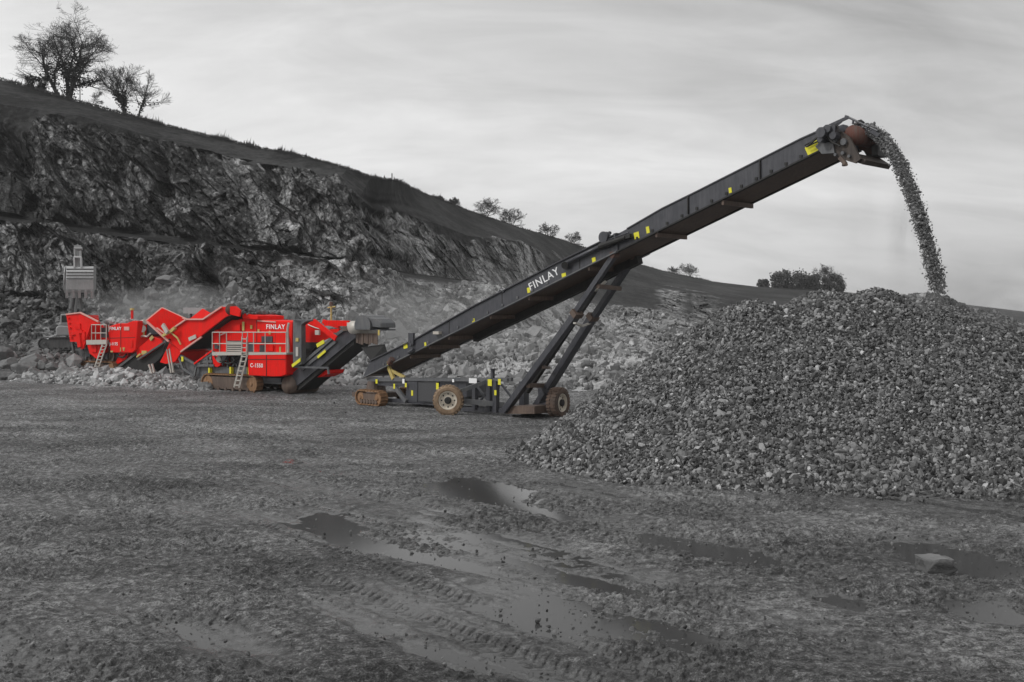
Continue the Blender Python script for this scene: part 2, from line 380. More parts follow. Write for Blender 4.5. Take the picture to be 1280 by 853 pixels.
# ------------------------------------------------------------------ stones
PHI = (1 + 5 ** 0.5) / 2
ICO_V = np.array([(-1, PHI, 0), (1, PHI, 0), (-1, -PHI, 0), (1, -PHI, 0), (0, -1, PHI), (0, 1, PHI), (0, -1, -PHI), (0, 1, -PHI), (PHI, 0, -1), (PHI, 0, 1), (-PHI, 0, -1), (-PHI, 0, 1)]) / 1.9
ICO_F = np.array([(0, 11, 5), (0, 5, 1), (0, 1, 7), (0, 7, 10), (0, 10, 11), (1, 5, 9), (5, 11, 4), (11, 10, 2), (10, 7, 6), (7, 1, 8), (3, 9, 4), (3, 4, 2), (3, 2, 6), (3, 6, 8), (3, 8, 9), (4, 9, 5), (2, 4, 11), (6, 2, 10), (8, 6, 7), (9, 8, 1)])
def rot_mats(n, rg):
    q = rg.normal(size=(n, 4)); q /= np.linalg.norm(q, axis=1)[:, None]
    w_, x, y, z = q.T
    return np.stack([1 - 2 * (y * y + z * z), 2 * (x * y - z * w_), 2 * (x * z + y * w_), 2 * (x * y + z * w_), 1 - 2 * (x * x + z * z), 2 * (y * z - x * w_), 2 * (x * z - y * w_), 2 * (y * z + x * w_), 1 - 2 * (x * x + y * y)], 1).reshape(n, 3, 3)
def stones(name, pos, size, mat, rg, tone=None, flat=(0.45, 1.0)):
    n = len(pos)
    v_ = ICO_V[None] * (1 + rg.normal(scale=0.20, size=(n, 12, 1))) + rg.normal(scale=0.10, size=(n, 12, 3))
    axs = np.stack([rg.uniform(0.9, 1.45, n), rg.uniform(0.7, 1.0, n), rg.uniform(*flat, n)], 1)
    v_ = v_ * axs[:, None, :] * (size / 2)[:, None, None]
    v_ = np.einsum('nij,nkj->nki', rot_mats(n, rg), v_) + pos[:, None, :]
    f = (ICO_F[None] + (np.arange(n) * 12)[:, None, None]).reshape(-1, 3)
    if tone is None: tone = rg.uniform(0, 1, n)
    return np_mesh(name, v_.reshape(-1, 3), f, mat, {'tone': ('POINT', np.repeat(tone, 12))})

# scree on the talus below the faces
rg = np.random.default_rng(11)
n = 60000
cpx = rg.uniform(-20, 960, n); cv = rg.uniform(0.15, 3.95, n)
ci = np.clip(np.searchsorted(PXS, cpx), 1, NC - 1)
vrow = VG[:, 0]; ri = np.clip(np.searchsorted(vrow, cv), 1, NRr - 1)
pos = HG[ri, ci] + rg.normal(scale=0.12, size=(n, 3))
dens = np.clip(fbm(pos * 0.22, 3, 161) * 0.9 + 0.55, 0.08, 1)
dens = dens * np.where(cv > 2.9, np.interp(cpx, [440, 500], [.10, .6]), 1) * np.where((cpx > 760) & (cv > 2), .6, 1)
keep = rg.uniform(0, 1, n) < dens
pos = pos[keep]; cvk = cv[keep]
size = np.clip(rg.lognormal(-1.15, 0.55, len(pos)), 0.12, 1.7) * np.interp(pos[:, 1], [60, 90, 140], [0.85, 1.0, 1.3])
size *= np.where(cvk > 3.0, 0.8, 1)
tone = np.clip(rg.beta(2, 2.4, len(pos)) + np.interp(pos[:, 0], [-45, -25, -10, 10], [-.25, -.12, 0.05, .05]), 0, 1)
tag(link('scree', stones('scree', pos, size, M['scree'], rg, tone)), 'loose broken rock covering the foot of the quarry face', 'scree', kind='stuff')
# low berm of pale gravel in front of and under the jaw crusher
n = 9000
bx = rg.uniform(14, 262, n); t_ = rg.uniform(0, 1, n)
yb = np.interp(bx, [14, 60, 120, 200, 262], [480, 482, 487, 489, 491]); Dn = gY(yb)
Df = Dn + np.interp(bx, [14, 120, 200, 262], [8, 12, 8, 3]); D_ = Dn + (Df - Dn) * t_
Hb = np.interp(bx, [14, 60, 110, 165, 215, 262], [.35, .45, .62, .6, .3, .12])
BERM_H = lambda t: np.clip(t * 5, 0, 1)
zb = Hb * BERM_H(t_) + 0.04
pos = np.stack([(bx - 640) / F * D_, D_, zb], 1) + rg.normal(scale=0.05, size=(n, 3))
size = np.clip(rg.lognormal(-1.75, 0.5, n), 0.08, 0.8)
gx = np.linspace(8, 270, 90); gt = np.linspace(-0.15, 1.2, 16)
GX, GT = np.meshgrid(gx, gt)
D0 = gY(np.interp(GX, [14, 60, 120, 200, 262], [480, 482, 487, 489, 491])); DF_ = D0 + np.interp(GX, [14, 120, 200, 262], [8, 12, 8, 3])
DG = D0 + (DF_ - D0) * GT; ZG = np.interp(GX, [8, 60, 110, 165, 215, 262, 270], [.3, .45, .62, .6, .3, .12, -.1]) * BERM_H(GT) - 0.02
ZG[0] = -0.2
bp = np.stack([((GX - 640) / F * DG).ravel(), DG.ravel(), ZG.ravel()], 1)
bp[:, 2] += 0.06 * fbm(bp * 1.5, 3, 171)
base_m = np_mesh('gravel_berm', bp, grid_faces(16, 90), M['scree'], {'tone': ('POINT', np.full(len(bp), 0.55))}, True)
bo = tag(link('gravel_berm', base_m), 'low bank of pale gravel under and before the left red crusher', 'gravel bank', kind='stuff')
link('loose_stone', stones('loose_stone', pos, size, M['scree'], rg, np.clip(rg.beta(3, 2, n) + .1, 0, 1)), bo)['kind'] = 'stuff'

# ------------------------------------------------------------------ stockpile
PC = [(7.2, 32.9), (9.4, 33.1), (11.1, 33.4), (12.8, 33.9), (15.0, 35.0), (18.0, 37.5)]
PH = [4.75, 5.03, 5.12, 5.0, 4.5, 3.9]
def pile_h(x, y):
    hs = []; edge_ = np.full(np.shape(x), 1e9)
    for (cx, cy), H in zip(PC, PH):
        r = np.hypot(x - cx, y - cy)
        ang = np.arctan2(y - cy, x - cx)
        r = r * (1 + 0.015 * np.sin(ang * 5 + cx))
        hs.append(H + 0.55 - np.sqrt((r * 0.73) ** 2 + 0.55 ** 2))         # rounded tip, about 36 degree flanks
        edge_ = np.minimum(edge_, r - (H + .5) / 0.73)
    hs = np.array(hs); k_ = 5.0; mx = hs.max(0)
    core = mx + np.log(np.exp(k_ * (hs - mx)).sum(0)) / k_ - 0.12
    toe = 0.28 * np.exp(-np.clip(edge_ + 0.3, 0, 9) / 0.4) - 0.12           # stones rolled out at the foot
    return np.maximum(core, toe)
px_ = np.linspace(-2, 30, 260); py_ = np.linspace(22, 52, 220)
GX, GY = np.meshgrid(px_, py_); gx, gy = GX.ravel(), GY.ravel()
pz = pile_h(gx, gy) - 0.08 + 0.04 * fbm(np.stack([gx, gy, gx * 0], 1) * 0.9, 3, 181)
pf = grid_faces(220, 260)
keep = (pz[pf].max(1) > -0.1)
pf = pf[keep]
pm = np_mesh('stockpile', np.stack([gx, gy, np.maximum(pz, -0.15)], 1), pf, M['stockstone'], {'tone': ('POINT', np.full(len(gx), 0.12))}, True)
pile = tag(link('stockpile', pm), 'big conical heap of crushed grey stone below the conveyor head', 'stone heap', kind='stuff')
rg = np.random.default_rng(5)
n = 360000
sx_ = rg.uniform(-1.5, 25, n); sy_ = rg.uniform(23.5, 39.5, n)
sz_ = pile_h(sx_, sy_)
nearc = (sy_ < 34.6 + np.clip(sx_ - 13, 0, 9) * 0.6)
ok = (sz_ > 0.03) & nearc
sx_, sy_, sz_ = sx_[ok], sy_[ok], sz_[ok]
# thin out what is far off frame
ok = ((sx_ / sy_ < 0.50) | (rg.uniform(0, 1, len(sx_)) < .6)) & (rg.uniform(0, 1, len(sx_)) < np.interp(sy_, [24, 34], [1, .75]))
sx_, sy_, sz_ = sx_[ok], sy_[ok], sz_[ok]
nn = len(sx_)
sz_ = sz_ + 0.04 * fbm(np.stack([sx_, sy_, sx_ * 0], 1) * 0.9, 3, 181) + rg.normal(scale=0.03, size=nn) - 0.02
ssize = np.clip(rg.lognormal(-2.47, 0.36, nn), 0.04, 0.26) * np.interp(sz_, [0, 1.2, 4], [1.3, 1.05, .95])
pos = np.stack([sx_, sy_, sz_], 1)
tone = np.clip(rg.beta(1.0, 2.6, nn), 0, 1)
link('stone', stones('stone', pos, ssize, M['stockstone'], rg, tone, (0.35, 0.8)), pile)['kind'] = 'stuff'
print('pile stones', nn)
# spilled stones on the floor along the foot of the heap and across the yard
n = 2200
ang = rg.uniform(math.radians(175), math.radians(300), n); rr_ = 7.3 + np.abs(rg.normal(scale=0.55, size=n))
x_, y_ = 9.9 + rr_ * np.cos(ang) * 1.15, 33.3 + rr_ * np.sin(ang)
hh, _ = ground_h(x_, y_); pos = np.stack([x_, y_, hh + 0.02], 1)
s1 = np.clip(rg.lognormal(-2.5, 0.4, n), 0.03, 0.25)
n2 = 2600
y2 = gY(rg.uniform(480, 850, n2)); x2 = y2 * rg.uniform(-0.5, 0.5, n2); h2, _ = ground_h(x2, y2)
pos2 = np.stack([x2, y2, h2 + 0.005], 1); s2 = np.clip(rg.lognormal(-3.7, 0.45, n2), 0.012, 0.10) * np.interp(y2, [10, 40], [1, 2])
k2 = pile_h(x2, y2) < 0.0
pos = np.concatenate([pos, pos2[k2]]); s_all = np.concatenate([s1, s2[k2]])
tag(link('scattered_stone', stones('scattered_stone', pos, s_all, M['stockstone'], rg, np.clip(rg.beta(1.4, 6, len(pos)), 0, 1))), 'small stones strewn over the muddy quarry floor', 'loose stones', kind='stuff')

# ------------------------------------------------------------------ thin grey air
hv = NT('haze air'); hv.t.nodes.remove(hv.b)
pv = hv.n('ShaderNodeVolumePrincipled'); pv.inputs['Color'].default_value = (0.9, 0.9, 0.9, 1); pv.inputs['Density'].default_value = 0.00028
hv.l(pv.outputs[0], hv.o.inputs['Volume'])
hb = np.array([(x, y, z) for z in (-3, 62) for y in (-90, 1210) for x in (-9700, 9700)], float)
hf = np.array([(0, 2, 3, 1), (4, 5, 7, 6), (0, 1, 5, 4), (2, 6, 7, 3), (0, 4, 6, 2), (1, 3, 7, 5)])
tag(link('haze', np_mesh('haze', hb, hf, hv.m)), kind='stuff')

# ================================================================== machines
def mat_paint(name, colr, rough=0.45, dust=0.25, dustc=(0.30, 0.26, 0.22), metal=0.0, streak=True):
    t = NT(name); v = t.pos()
    a_ = t.noise(v, 1.7, 6, 0.7); b_ = t.noise(t.pos((6, 6, 0.7)), 2.0, 4, 0.6)
    k = t.math('MULTIPLY', t.math('ADD', a_, b_ if streak else a_), 0.5)
    f = t.math('MULTIPLY', t.math('MULTIPLY', t.math('SUBTRACT', k, 0.42, True), 5.0, True), dust, True)
    t.l(t.mix(f, colr, dustc), t.b.inputs['Base Color'])
    t.l(t.math('ADD', t.math('MULTIPLY', a_, 0.3), rough - 0.12), t.b.inputs['Roughness'])
    t.b.inputs['Metallic'].default_value = metal
    t.bump(t.noise(v, 9, 4, 0.6), 0.12, 0.01)
    return t.m
M['red'] = mat_paint('red paint', (0.86, 0.006, 0.003), 0.5, 0.35, (0.42, 0.035, 0.02))
M['red'].node_tree.nodes['Principled BSDF'].inputs['Specular IOR Level'].default_value = 0.15
M['redlight'] = mat_paint('red painted edge worn pale', (0.70, 0.30, 0.26), 0.6, 0.5, (0.6, 0.5, 0.44))
M['dark'] = mat_paint('charcoal paint', (0.038, 0.039, 0.047), 0.36, 0.5, (0.10, 0.10, 0.108))
M['brownsteel'] = mat_paint('brown dusty steel', (0.085, 0.058, 0.046), 0.6, 0.6, (0.19, 0.135, 0.10))
M['grey'] = mat_paint('grey paint', (0.085, 0.09, 0.098), 0.5, 0.5, (0.2, 0.19, 0.18))
M['black'] = mat_paint('black rubber', (0.012, 0.012, 0.012), 0.7, 0.4, (0.05, 0.045, 0.04))
M['galv'] = mat_paint('galvanised steel', (0.52, 0.50, 0.46), 0.45, 0.4, (0.42, 0.34, 0.26), 0.15)
M['mud'] = mat_paint('rusty mud caked steel', (0.20, 0.105, 0.05), 0.8, 0.7, (0.34, 0.20, 0.11))
M['tyre'] = mat_paint('muddy tyre rubber', (0.20, 0.135, 0.085), 0.85, 0.7, (0.40, 0.29, 0.19), streak=False)
M['tyred'] = mat_paint('darker muddy tyre rubber', (0.07, 0.052, 0.042), 0.85, 0.6, (0.17, 0.11, 0.08), streak=False)
M['rim'] = mat_paint('cream wheel rim', (0.68, 0.63, 0.54), 0.5, 0.35, (0.36, 0.25, 0.16))
M['yellow'] = mat_paint('yellow warning label', (0.78, 0.72, 0.02), 0.5, 0.15)
M['yellowp'] = mat_paint('dusty yellow paint', (0.55, 0.42, 0.10), 0.6, 0.5)
M['brown2'] = mat_paint('dark brown steel', (0.035, 0.026, 0.022), 0.6, 0.6, (0.10, 0.078, 0.062))
M['white'] = mat_paint('white lettering', (0.85, 0.85, 0.85), 0.5, 0.1)
M['rust'] = mat_paint('rusty steel', (0.11, 0.04, 0.028), 0.85, 0.9, (0.11, 0.09, 0.08))
M['gexc'] = mat_paint('pale grey paint', (0.30, 0.30, 0.30), 0.55, 0.4, (0.2, 0.2, 0.2))
M['dexc'] = mat_paint('dull dark steel', (0.07, 0.07, 0.07), 0.6, 0.6, (0.16, 0.16, 0.16))
M['buck'] = mat_paint('bright worn steel', (0.48, 0.48, 0.48), 0.45, 0.5, (0.30, 0.30, 0.30), 0.3)
M['dustrock'] = mat_stone('ore on belt', 0.05, 0.25, 6, 0.85)
t = NT('wire mesh guard'); v = t.pos((9, 9, 9))
chk = t.n('ShaderNodeTexBrick'); chk.inputs['Scale'].default_value = 1.4; chk.offset = 0; chk.inputs['Mortar Size'].default_value = 0.06
chk.inputs['Color1'].default_value = (0.02, 0.02, 0.022, 1); chk.inputs['Color2'].default_value = (0.022, 0.022, 0.025, 1); chk.inputs['Mortar'].default_value = (0.11, 0.11, 0.115, 1)
chk.inputs['Brick Width'].default_value = 0.5; chk.inputs['Row Height'].default_value = 0.5
mpx = t.n('ShaderNodeMapping'); mpx.inputs['Rotation'].default_value = (math.radians(90), 0, 0); t.l(v, mpx.inputs[0]); t.l(mpx.outputs[0], chk.inputs['Vector']); t.l(chk.outputs[0], t.b.inputs['Base Color'])
M['mesh'] = t.m

SPLIT = {'chassis_post', 'pivot_post', 'yellow_sticker', 'feed_frame', 'prop_leg', 'under_brace', 'yellow_post', 'yellow_stripe', 'hopper_rib', 'top_rail', 'bottom_rail', 'cross_brace', 'flywheel',
         'boom_cylinder', 'work_lamp', 'rear_cover_post', 'bottom_flange', 'support_post', 'head_strut', 'leg_tie', 'clamp_bar', 'louvre_slat', 'hydraulic_hose', 'exhaust_pipe', 'wing_ram', 'worn_edge',
         'fold_cylinder_mount', 'conveyor_rail', 'outrigger_arm', 'stay_bar', 'rail_post', 'scraper_arm', 'tension_bracket', 'spray_bar_arm', 'rubber_curtain'}
class MB:
    def __init__(s): s.v = []; s.f = []; s.pieces = []
    def add(s, vs, fs):
        s.pieces.append((vs, fs)); o = len(s.v); s.v += [tuple(map(float, a)) for a in vs]; s.f += [tuple(i + o for i in f) for f in fs]; return s
    def prism(s, poly, v0, v1):
        """poly: list of (x, z); extruded along y"""
        n = len(poly)
        vs = [(x, v0, z) for x, z in poly] + [(x, v1, z) for x, z in poly]
        fs = [tuple(range(n - 1, -1, -1)), tuple(range(n, 2 * n))] + [(i, (i + 1) % n, n + (i + 1) % n, n + i) for i in range(n)]
        return s.add(vs, fs)
    def box(s, x0, x1, y0, y1, z0, z1): return s.prism([(x0, z0), (x1, z0), (x1, z1), (x0, z1)], y0, y1)
    def beam(s, a, b, w_, h_, up=(0, 0, 1)):
        a, b = Vector(a), Vector(b); d = (b - a).normalized(); u = Vector(up)
        if abs(d.dot(u)) > 0.98: u = Vector((0, 1, 0))
        r_ = d.cross(u).normalized(); u = r_.cross(d).normalized()
        vs = []
        for p_ in (a, b):
            for i, j in ((-1, -1), (1, -1), (1, 1), (-1, 1)): vs.append(p_ + r_ * (i * w_ / 2) + u * (j * h_ / 2))
        return s.add(vs, [(3, 2, 1, 0), (4, 5, 6, 7), (0, 1, 5, 4), (1, 2, 6, 5), (2, 3, 7, 6), (3, 0, 4, 7)])
    def tube(s, a, b, r0, r1=None, n=10, cap=True):
        r1 = r0 if r1 is None else r1
        a, b = Vector(a), Vector(b); d = (b - a).normalized(); u = Vector((0, 0, 1)) if abs(d.z) < 0.95 else Vector((1, 0, 0))
        e1 = d.cross(u).normalized(); e2 = d.cross(e1)
        vs = [a + (e1 * math.cos(2 * math.pi * i / n) + e2 * math.sin(2 * math.pi * i / n)) * r0 for i in range(n)] + \
             [b + (e1 * math.cos(2 * math.pi * i / n) + e2 * math.sin(2 * math.pi * i / n)) * r1 for i in range(n)]
        fs = [(i, (i + 1) % n, n + (i + 1) % n, n + i) for i in range(n)]
        if cap: fs += [tuple(range(n - 1, -1, -1)), tuple(range(n, 2 * n))]
        return s.add(vs, fs)
    def lathe(s, c, ax, prof, n=28):
        """prof: list of (r, t) along axis ax from centre c"""
        c, d = Vector(c), Vector(ax).normalized(); u = Vector((0, 0, 1)); e1 = d.cross(u).normalized(); e2 = d.cross(e1)
        vs = []
        for r_, t_ in prof:
            for i in range(n): vs.append(c + d * t_ + (e1 * math.cos(2 * math.pi * i / n) + e2 * math.sin(2 * math.pi * i / n)) * max(r_, 1e-4))
        fs = []
        for k in range(len(prof) - 1):
            for i in range(n): fs.append((k * n + i, k * n + (i + 1) % n, (k + 1) * n + (i + 1) % n, (k + 1) * n + i))
        return s.add(vs, fs)
    def build(s, name, mat, parent=None, smooth=False, bev=0):
        if name in SPLIT and len(s.pieces) > 1:
            r0_ = None
            for vs, fs in s.pieces:
                q = MB(); q.add(vs, fs); o_ = q.build(name, mat, parent, smooth, bev); r0_ = r0_ or o_
            return r0_
        me = bpy.data.meshes.new(name); me.from_pydata(s.v, [], s.f); me.materials.append(M[mat] if isinstance(mat, str) else mat)
        import bmesh
        b = bmesh.new(); b.from_mesh(me); bmesh.ops.recalc_face_normals(b, faces=b.faces); b.to_mesh(me); b.free()
        if smooth: me.polygons.foreach_set('use_smooth', [True] * len(me.polygons))
        o = link(name, me, parent)
        if bev: mo = o.modifiers.new('bevel', 'BEVEL'); mo.width = bev; mo.segments = 1; mo.limit_method = 'ANGLE'
        return o
def thing(name, label, cat, loc=(0, 0, 0), rz=0, group=None):
    o = bpy.data.objects.new(name, None); col.objects.link(o); o.location = [float(a) for a in loc]; o.rotation_euler = (0, 0, rz)
    o.empty_display_size = 0.3
    return tag(o, label, cat, group)
class Frame:
    """vertical working plane of a machine: local x along it, y away from the camera, z up"""
    def __init__(s, A, th): s.A = np.array([A[0], A[1], A[2]], float); s.th = th; s.d = np.array([math.cos(th), math.sin(th)]); s.n = np.array([-math.sin(th), math.cos(th)])
    def __call__(s, px, py, v=0.0):
        r = np.array([(px - 640) / F, 1.0]); A = s.A[:2]
        t_ = (v + s.n @ A) / (s.n @ r); pt = r * t_
        return (float(s.d @ (pt - A)), float(CAMH - (py - HOR) / F * t_ - s.A[2]))
    def P3(s, px, py, v=0.0):
        x, z = s(px, py, v); return (x, v, z)
    def poly(s, pts, v=0.0): return [s(a, b, v) for a, b in pts]
def label_plate(name, parent, c, w_, h_, mat, tilt=0.0, y=-0.02):
    """small flat plate in the x-z plane at y"""
    ca, sa = math.cos(tilt), math.sin(tilt)
    w_, h_ = w_ * .82, h_ * .82
    pts = [(c[0] + ca * a - sa * b, c[1] + sa * a + ca * b) for a, b in ((-w_ / 2, -h_ / 2), (w_ / 2, -h_ / 2), (w_ / 2, h_ / 2), (-w_ / 2, h_ / 2))]
    return MB().prism(pts, y, y + 0.01).build(name, mat, parent)
def lettering(text, parent, c, size, tilt, y, mat='white', shear=0.0, name='lettering', sx=1.0, bold=0.0):
    cu = bpy.data.curves.new(name, 'FONT'); cu.body = text; cu.size = size; cu.align_x = 'CENTER'; cu.align_y = 'CENTER'; cu.extrude = 0.004; cu.shear = shear; cu.offset = bold * .5; cu.space_character = 1.12
    tmp = bpy.data.objects.new(name, cu); col.objects.link(tmp); bpy.context.view_layer.update()
    me = bpy.data.meshes.new_from_object(tmp.evaluated_get(bpy.context.evaluated_depsgraph_get())); bpy.data.objects.remove(tmp)
    me.name = name; me.materials.clear(); me.materials.append(M[mat])
    o = link(name, me, parent)
    o.matrix_local = Matrix.Translation((c[0], y, c[1])) @ Matrix.Rotation(-tilt, 4, 'Y') @ Matrix.Rotation(math.radians(90), 4, 'X') @ Matrix.Diagonal((sx, 1, 1, 1))
    return o
def crawler(parent, x0, x1, y0, y1, z0, h_, mat='mud', frame='brownsteel'):
    """a crawler track: belt of shoes with rollers and frame, along local x"""
    r_ = h_ / 2; tr = MB(); path = []
    L = x1 - x0 - h_; n_arc = 7
    k = int(L / 0.2)
    for i in range(k): path.append((x0 + r_ + L * (i + .5) / k, z0, 0))
    for i in range(n_arc): a_ = -math.pi / 2 + math.pi * (i + .5) / n_arc; path.append((x1 - r_ + r_ * math.cos(a_), z0 + r_ + r_ * math.sin(a_), a_ + math.pi / 2))
    for i in range(k): path.append((x1 - r_ - L * (i + .5) / k, z0 + h_, math.pi))
    for i in range(n_arc): a_ = math.pi / 2 + math.pi * (i + .5) / n_arc; path.append((x0 + r_ + r_ * math.cos(a_), z0 + r_ + r_ * math.sin(a_), a_ + math.pi / 2))
    for (x, z, a_) in path:
        ca, sa = math.cos(a_), math.sin(a_); q = []
        for aa, bb in ((-.09, 0), (.09, 0), (.09, .05), (.03, .05), (.03, 0.0), (-.09, .0)):
            pass
        pts = [(x + ca * aa - sa * bb, z + sa * aa + ca * bb) for aa, bb in ((-.095, 0.0), (-.06, -.035), (-.03, 0.0), (.095, 0.0), (.095, .05), (-.095, .05))]
        tr.prism(pts, y0, y1)
    root = tr.build('track_belt', mat, parent)
    MB().box(x0 + r_, x1 - r_, y0 + .08, y1 - .08, z0 + .16, z0 + h_ - .14).build('track_frame', frame, root)
    ym = y0 + 0.03
    for i in range(6):
        x = x0 + r_ + L * (i + .5) / 6
        MB().lathe((x, ym, z0 + .16), (0, 1, 0), [(0, 0), (.10, 0), (.10, .2), (0, .2)], 12).build('track_roller', frame, root)
    for x in (x0 + r_, x1 - r_):
        MB().lathe((x, ym - .02, z0 + r_), (0, 1, 0), [(0, .0), (.08, 0), (.12, .05), (r_ - .1, .06), (r_ - .07, .12), (r_ - .07, .3), (0, .3)], 16).build('sprocket', mat, root)
    return root
def handrail(parent, fr, xs, ytop, ymid, ybot, v=0.0, r_=0.03):
    m = MB()
    for x, yb in xs:
        a_, b_ = fr.P3(x, yb, v), fr.P3(x, ytop, v); m.tube(a_, (a_[0], a_[1], b_[2]), r_, n=6)
    x0, x1 = xs[0][0], xs[-1][0]
    for yy in (ytop, ymid):
        m.tube(fr.P3(x0, yy, v), fr.P3(x1, yy, v), r_, n=6)
    return m.build('handrail', 'galv', parent)
def ladder(parent, a0, a1, w_, n, mat='galv', r_=0.03):
    """a0 bottom, a1 top (3-vectors), width along local x"""
    m = MB(); a0, a1 = Vector(a0), Vector(a1); off = Vector((w_, 0, 0))
    m.beam(a0, a1, .05, .09); m.beam(a0 + off, a1 + off, .05, .09)
    for i in range(n):
        p_ = a0.lerp(a1, (i + .5) / n); m.beam(p_, p_ + off, .12, .05)
    return m.build('ladder', mat, parent)
def lump_load(name, pts, sizes, parent_label, cat, seed=1, tones=None, mat='dustrock'):
    rg_ = np.random.default_rng(seed)
    me = stones(name, np.array(pts), np.array(sizes), M[mat], rg_, tones)
    return tag(link(name, me), parent_label, cat, kind='stuff')

# ------------------------------------------------------------------ radial stacking conveyor
A = P(453, 472.6, 53.0); B = P(1040, 181, 34.6)
th = math.atan2(B[1] - A[1], B[0] - A[0])
st = Frame((A[0], A[1], 0.06), th)
S = thing('stacking_conveyor', 'long charcoal stacking conveyor rising from its wheeled chassis to the stone heap', 'conveyor', st.A, th)
slope = math.atan2(B[2] - A[2], float(st.d @ (B - A)[:2]))
W = 1.8
def up_th(xs):                                                     # perpendicular panel height over x pixels
    return xs
# near and far side plates: lower section and upper section (slightly slimmer and set in)
ctop = [(463, 451), (519, 424.5), (594, 382.5), (640, 359.5), (740, 306.5), (760, 302)]
cbot = [(453, 472.6), (453 + .5, 472), (594, 402.6), (640, 379.6), (770, 315.1)]
near_low = st.poly([(453, 472.8), (463, 451.5), (519, 424.3), (594, 382), (696, 329.2), (744, 306), (772, 292), (772, 314.2)])
near_up = st.poly([(768, 316.2), (756, 300.5), (783, 286), (827, 260.5), (868.7, 240), (1000, 173.5), (1028, 161), (1034, 163), (1040, 180.5)])
MB().prism(near_low, 0, 0.07).build('side_plate', 'dark', S)
MB().prism(near_low, W - .07, W).build('side_plate', 'dark', S)
MB().prism(near_up, 0.05, 0.11).build('upper_side_plate', 'dark', S)
MB().prism(near_up, W - .11, W - .05).build('upper_side_plate', 'dark', S)
# flanges along both edges
fl = MB(); fl2 = MB()
def L3(px, py, v): x, z = st(px, py, 0); return (x, v, z)
fl.beam(L3(454, 472.8, -.02), L3(772, 314.8, -.02), .14, .05); fl.beam(L3(454, 472.8, W + .02), L3(772, 314.8, W + .02), .14, .05)
fl.build('bottom_flange', 'grey', S)
fl = MB(); fl.beam(L3(768, 316.5, .03), L3(1040, 181, .03), .14, .05); fl.beam(L3(768, 316.5, W - .03), L3(1040, 181, W - .03), .14, .05)
fl.build('bottom_flange', 'black', S)
fl = MB()
tp = [(463, 451.5), (519, 424.3), (594, 382), (696, 329.2), (744, 306), (772, 292)]
for v in (0.0, W):
    for a_, b_ in zip(tp[:-1], tp[1:]): fl.beam(L3(*a_, v), L3(*b_, v), .16, .04)
tp = [(783, 286), (827, 260.5), (868.7, 240), (1000, 173.5), (1028, 161)]
for v in (0.08, W - .08):
    for a_, b_ in zip(tp[:-1], tp[1:]): fl.beam(L3(*a_, v), L3(*b_, v), .14, .04)
fl.build('top_flange', 'dark', S)
# underside: closed return-belt pan with cross members and a darker longitudinal rib
b0, b1_ = st(470, 464.2), st(768, 316.3); bdir = (math.cos(slope), math.sin(slope))
def off(p_, d_): return (p_[0] - bdir[1] * d_, p_[1] + bdir[0] * d_)
pan = MB().prism([b0, b1_, off(b1_, .06), off(b0, .06)], .07, W - .07).build('underside_pan', 'brownsteel', S)
b2_, b3_ = st(768, 316.3), st(1036, 183.2)
MB().prism([b2_, b3_, off(b3_, .05), off(b2_, .05)], .11, W - .11).build('underside_pan', 'brownsteel', S)
for (x, y) in ((512, 443.4), (536, 431.5), (560, 419.6), (612, 393.5), (660, 369.8), (735, 332.5), (819, 290.6), (902, 250)):
    c = st(x, y); m = MB(); q = off(c, -.10); m.beam((q[0], 0.02, q[1]), (q[0], W - .02, q[1]), .09, .16)
    m.build('cross_member', 'brownsteel', S)
m = MB(); e0, e1 = off(st(560, 419.6), -.16), off(st(765, 317.8), -.16)
m.beam((e0[0], W - .25, e0[1]), (e1[0], W - .25, e1[1]), .3, .3); m.build('lower_chord', 'black', S)
# belt with its load on top
t0, t1 = off(st(470, 464), .42), off(st(1050, 176.3), .30)
MB().prism([t0, t1, off(t1, -.03), off(t0, -.03)], .25, W - .25).build('belt', 'black', S)
# head: drum, guard, motor, scraper, side cheeks
hd = off(st(1062, 172), .12)
MB().tube((hd[0], .22, hd[1]), (hd[0], W - .22, hd[1]), .30, n=22).build('head_drum', 'rust', S, True)
chk_ = st.poly([(1036, 168), (1052, 164), (1063, 172), (1077, 199), (1070, 204.5), (1052, 199), (1041, 192)])
MB().prism(chk_, -.06, .04).build('head_cheek', 'brown2', S)
MB().prism(st.poly([(1036, 168), (1048, 160), (1062, 163), (1070, 176), (1068, 190), (1050, 192)]), W - .04, W + .06).build('head_cheek', 'brown2', S)
MB().prism(st.poly([(1022, 184), (1029, 176), (1044, 180), (1046, 192), (1030, 193)]), -.14, -.06).build('bearing_plate', 'grey', S)
m = MB()
for (px, py, r_, y0, y1) in ((1036, 168, .17, -.5, -.02), (1042, 163, .13, -.42, -.02), (1048, 171, .12, -.35, 0.0), (1034, 176, .1, -.45, 0)):
    c = st(px, py); m.tube((c[0], y0, c[1]), (c[0], y1, c[1]), r_, n=10)
m.box(st(1038, 165)[0], st(1050, 165)[0], -.3, -.06, st(1044, 171)[1], st(1044, 159)[1])
m.build('drive_motor', 'dark', S)
m = MB()
for k_, (q0, q1) in enumerate((((1006, 182), (1034, 167)), ((1008, 184), (1038, 169)), ((1016, 176), (1032, 163)))):
    m.tube(st.P3(*q0, -.12 - .04 * k_), st.P3(*q1, -.12 - .04 * k_), .025, n=6)
m.build('hydraulic_hose', 'black', S)
m = MB(); m.prism(st.poly([(1052, 198), (1066, 191), (1080, 200), (1077, 205.5), (1066, 202)]), .1, W - .1); m.build('belt_scraper', 'brown2', S)
m = MB(); m.beam(st.P3(1057, 205.5, -.05), st.P3(1050, 197, -.05), .1, .12); m.tube(st.P3(1058, 206, -.1), st.P3(1054, 206.5, W), .05, n=8); m.build('scraper_arm', 'brownsteel', S)
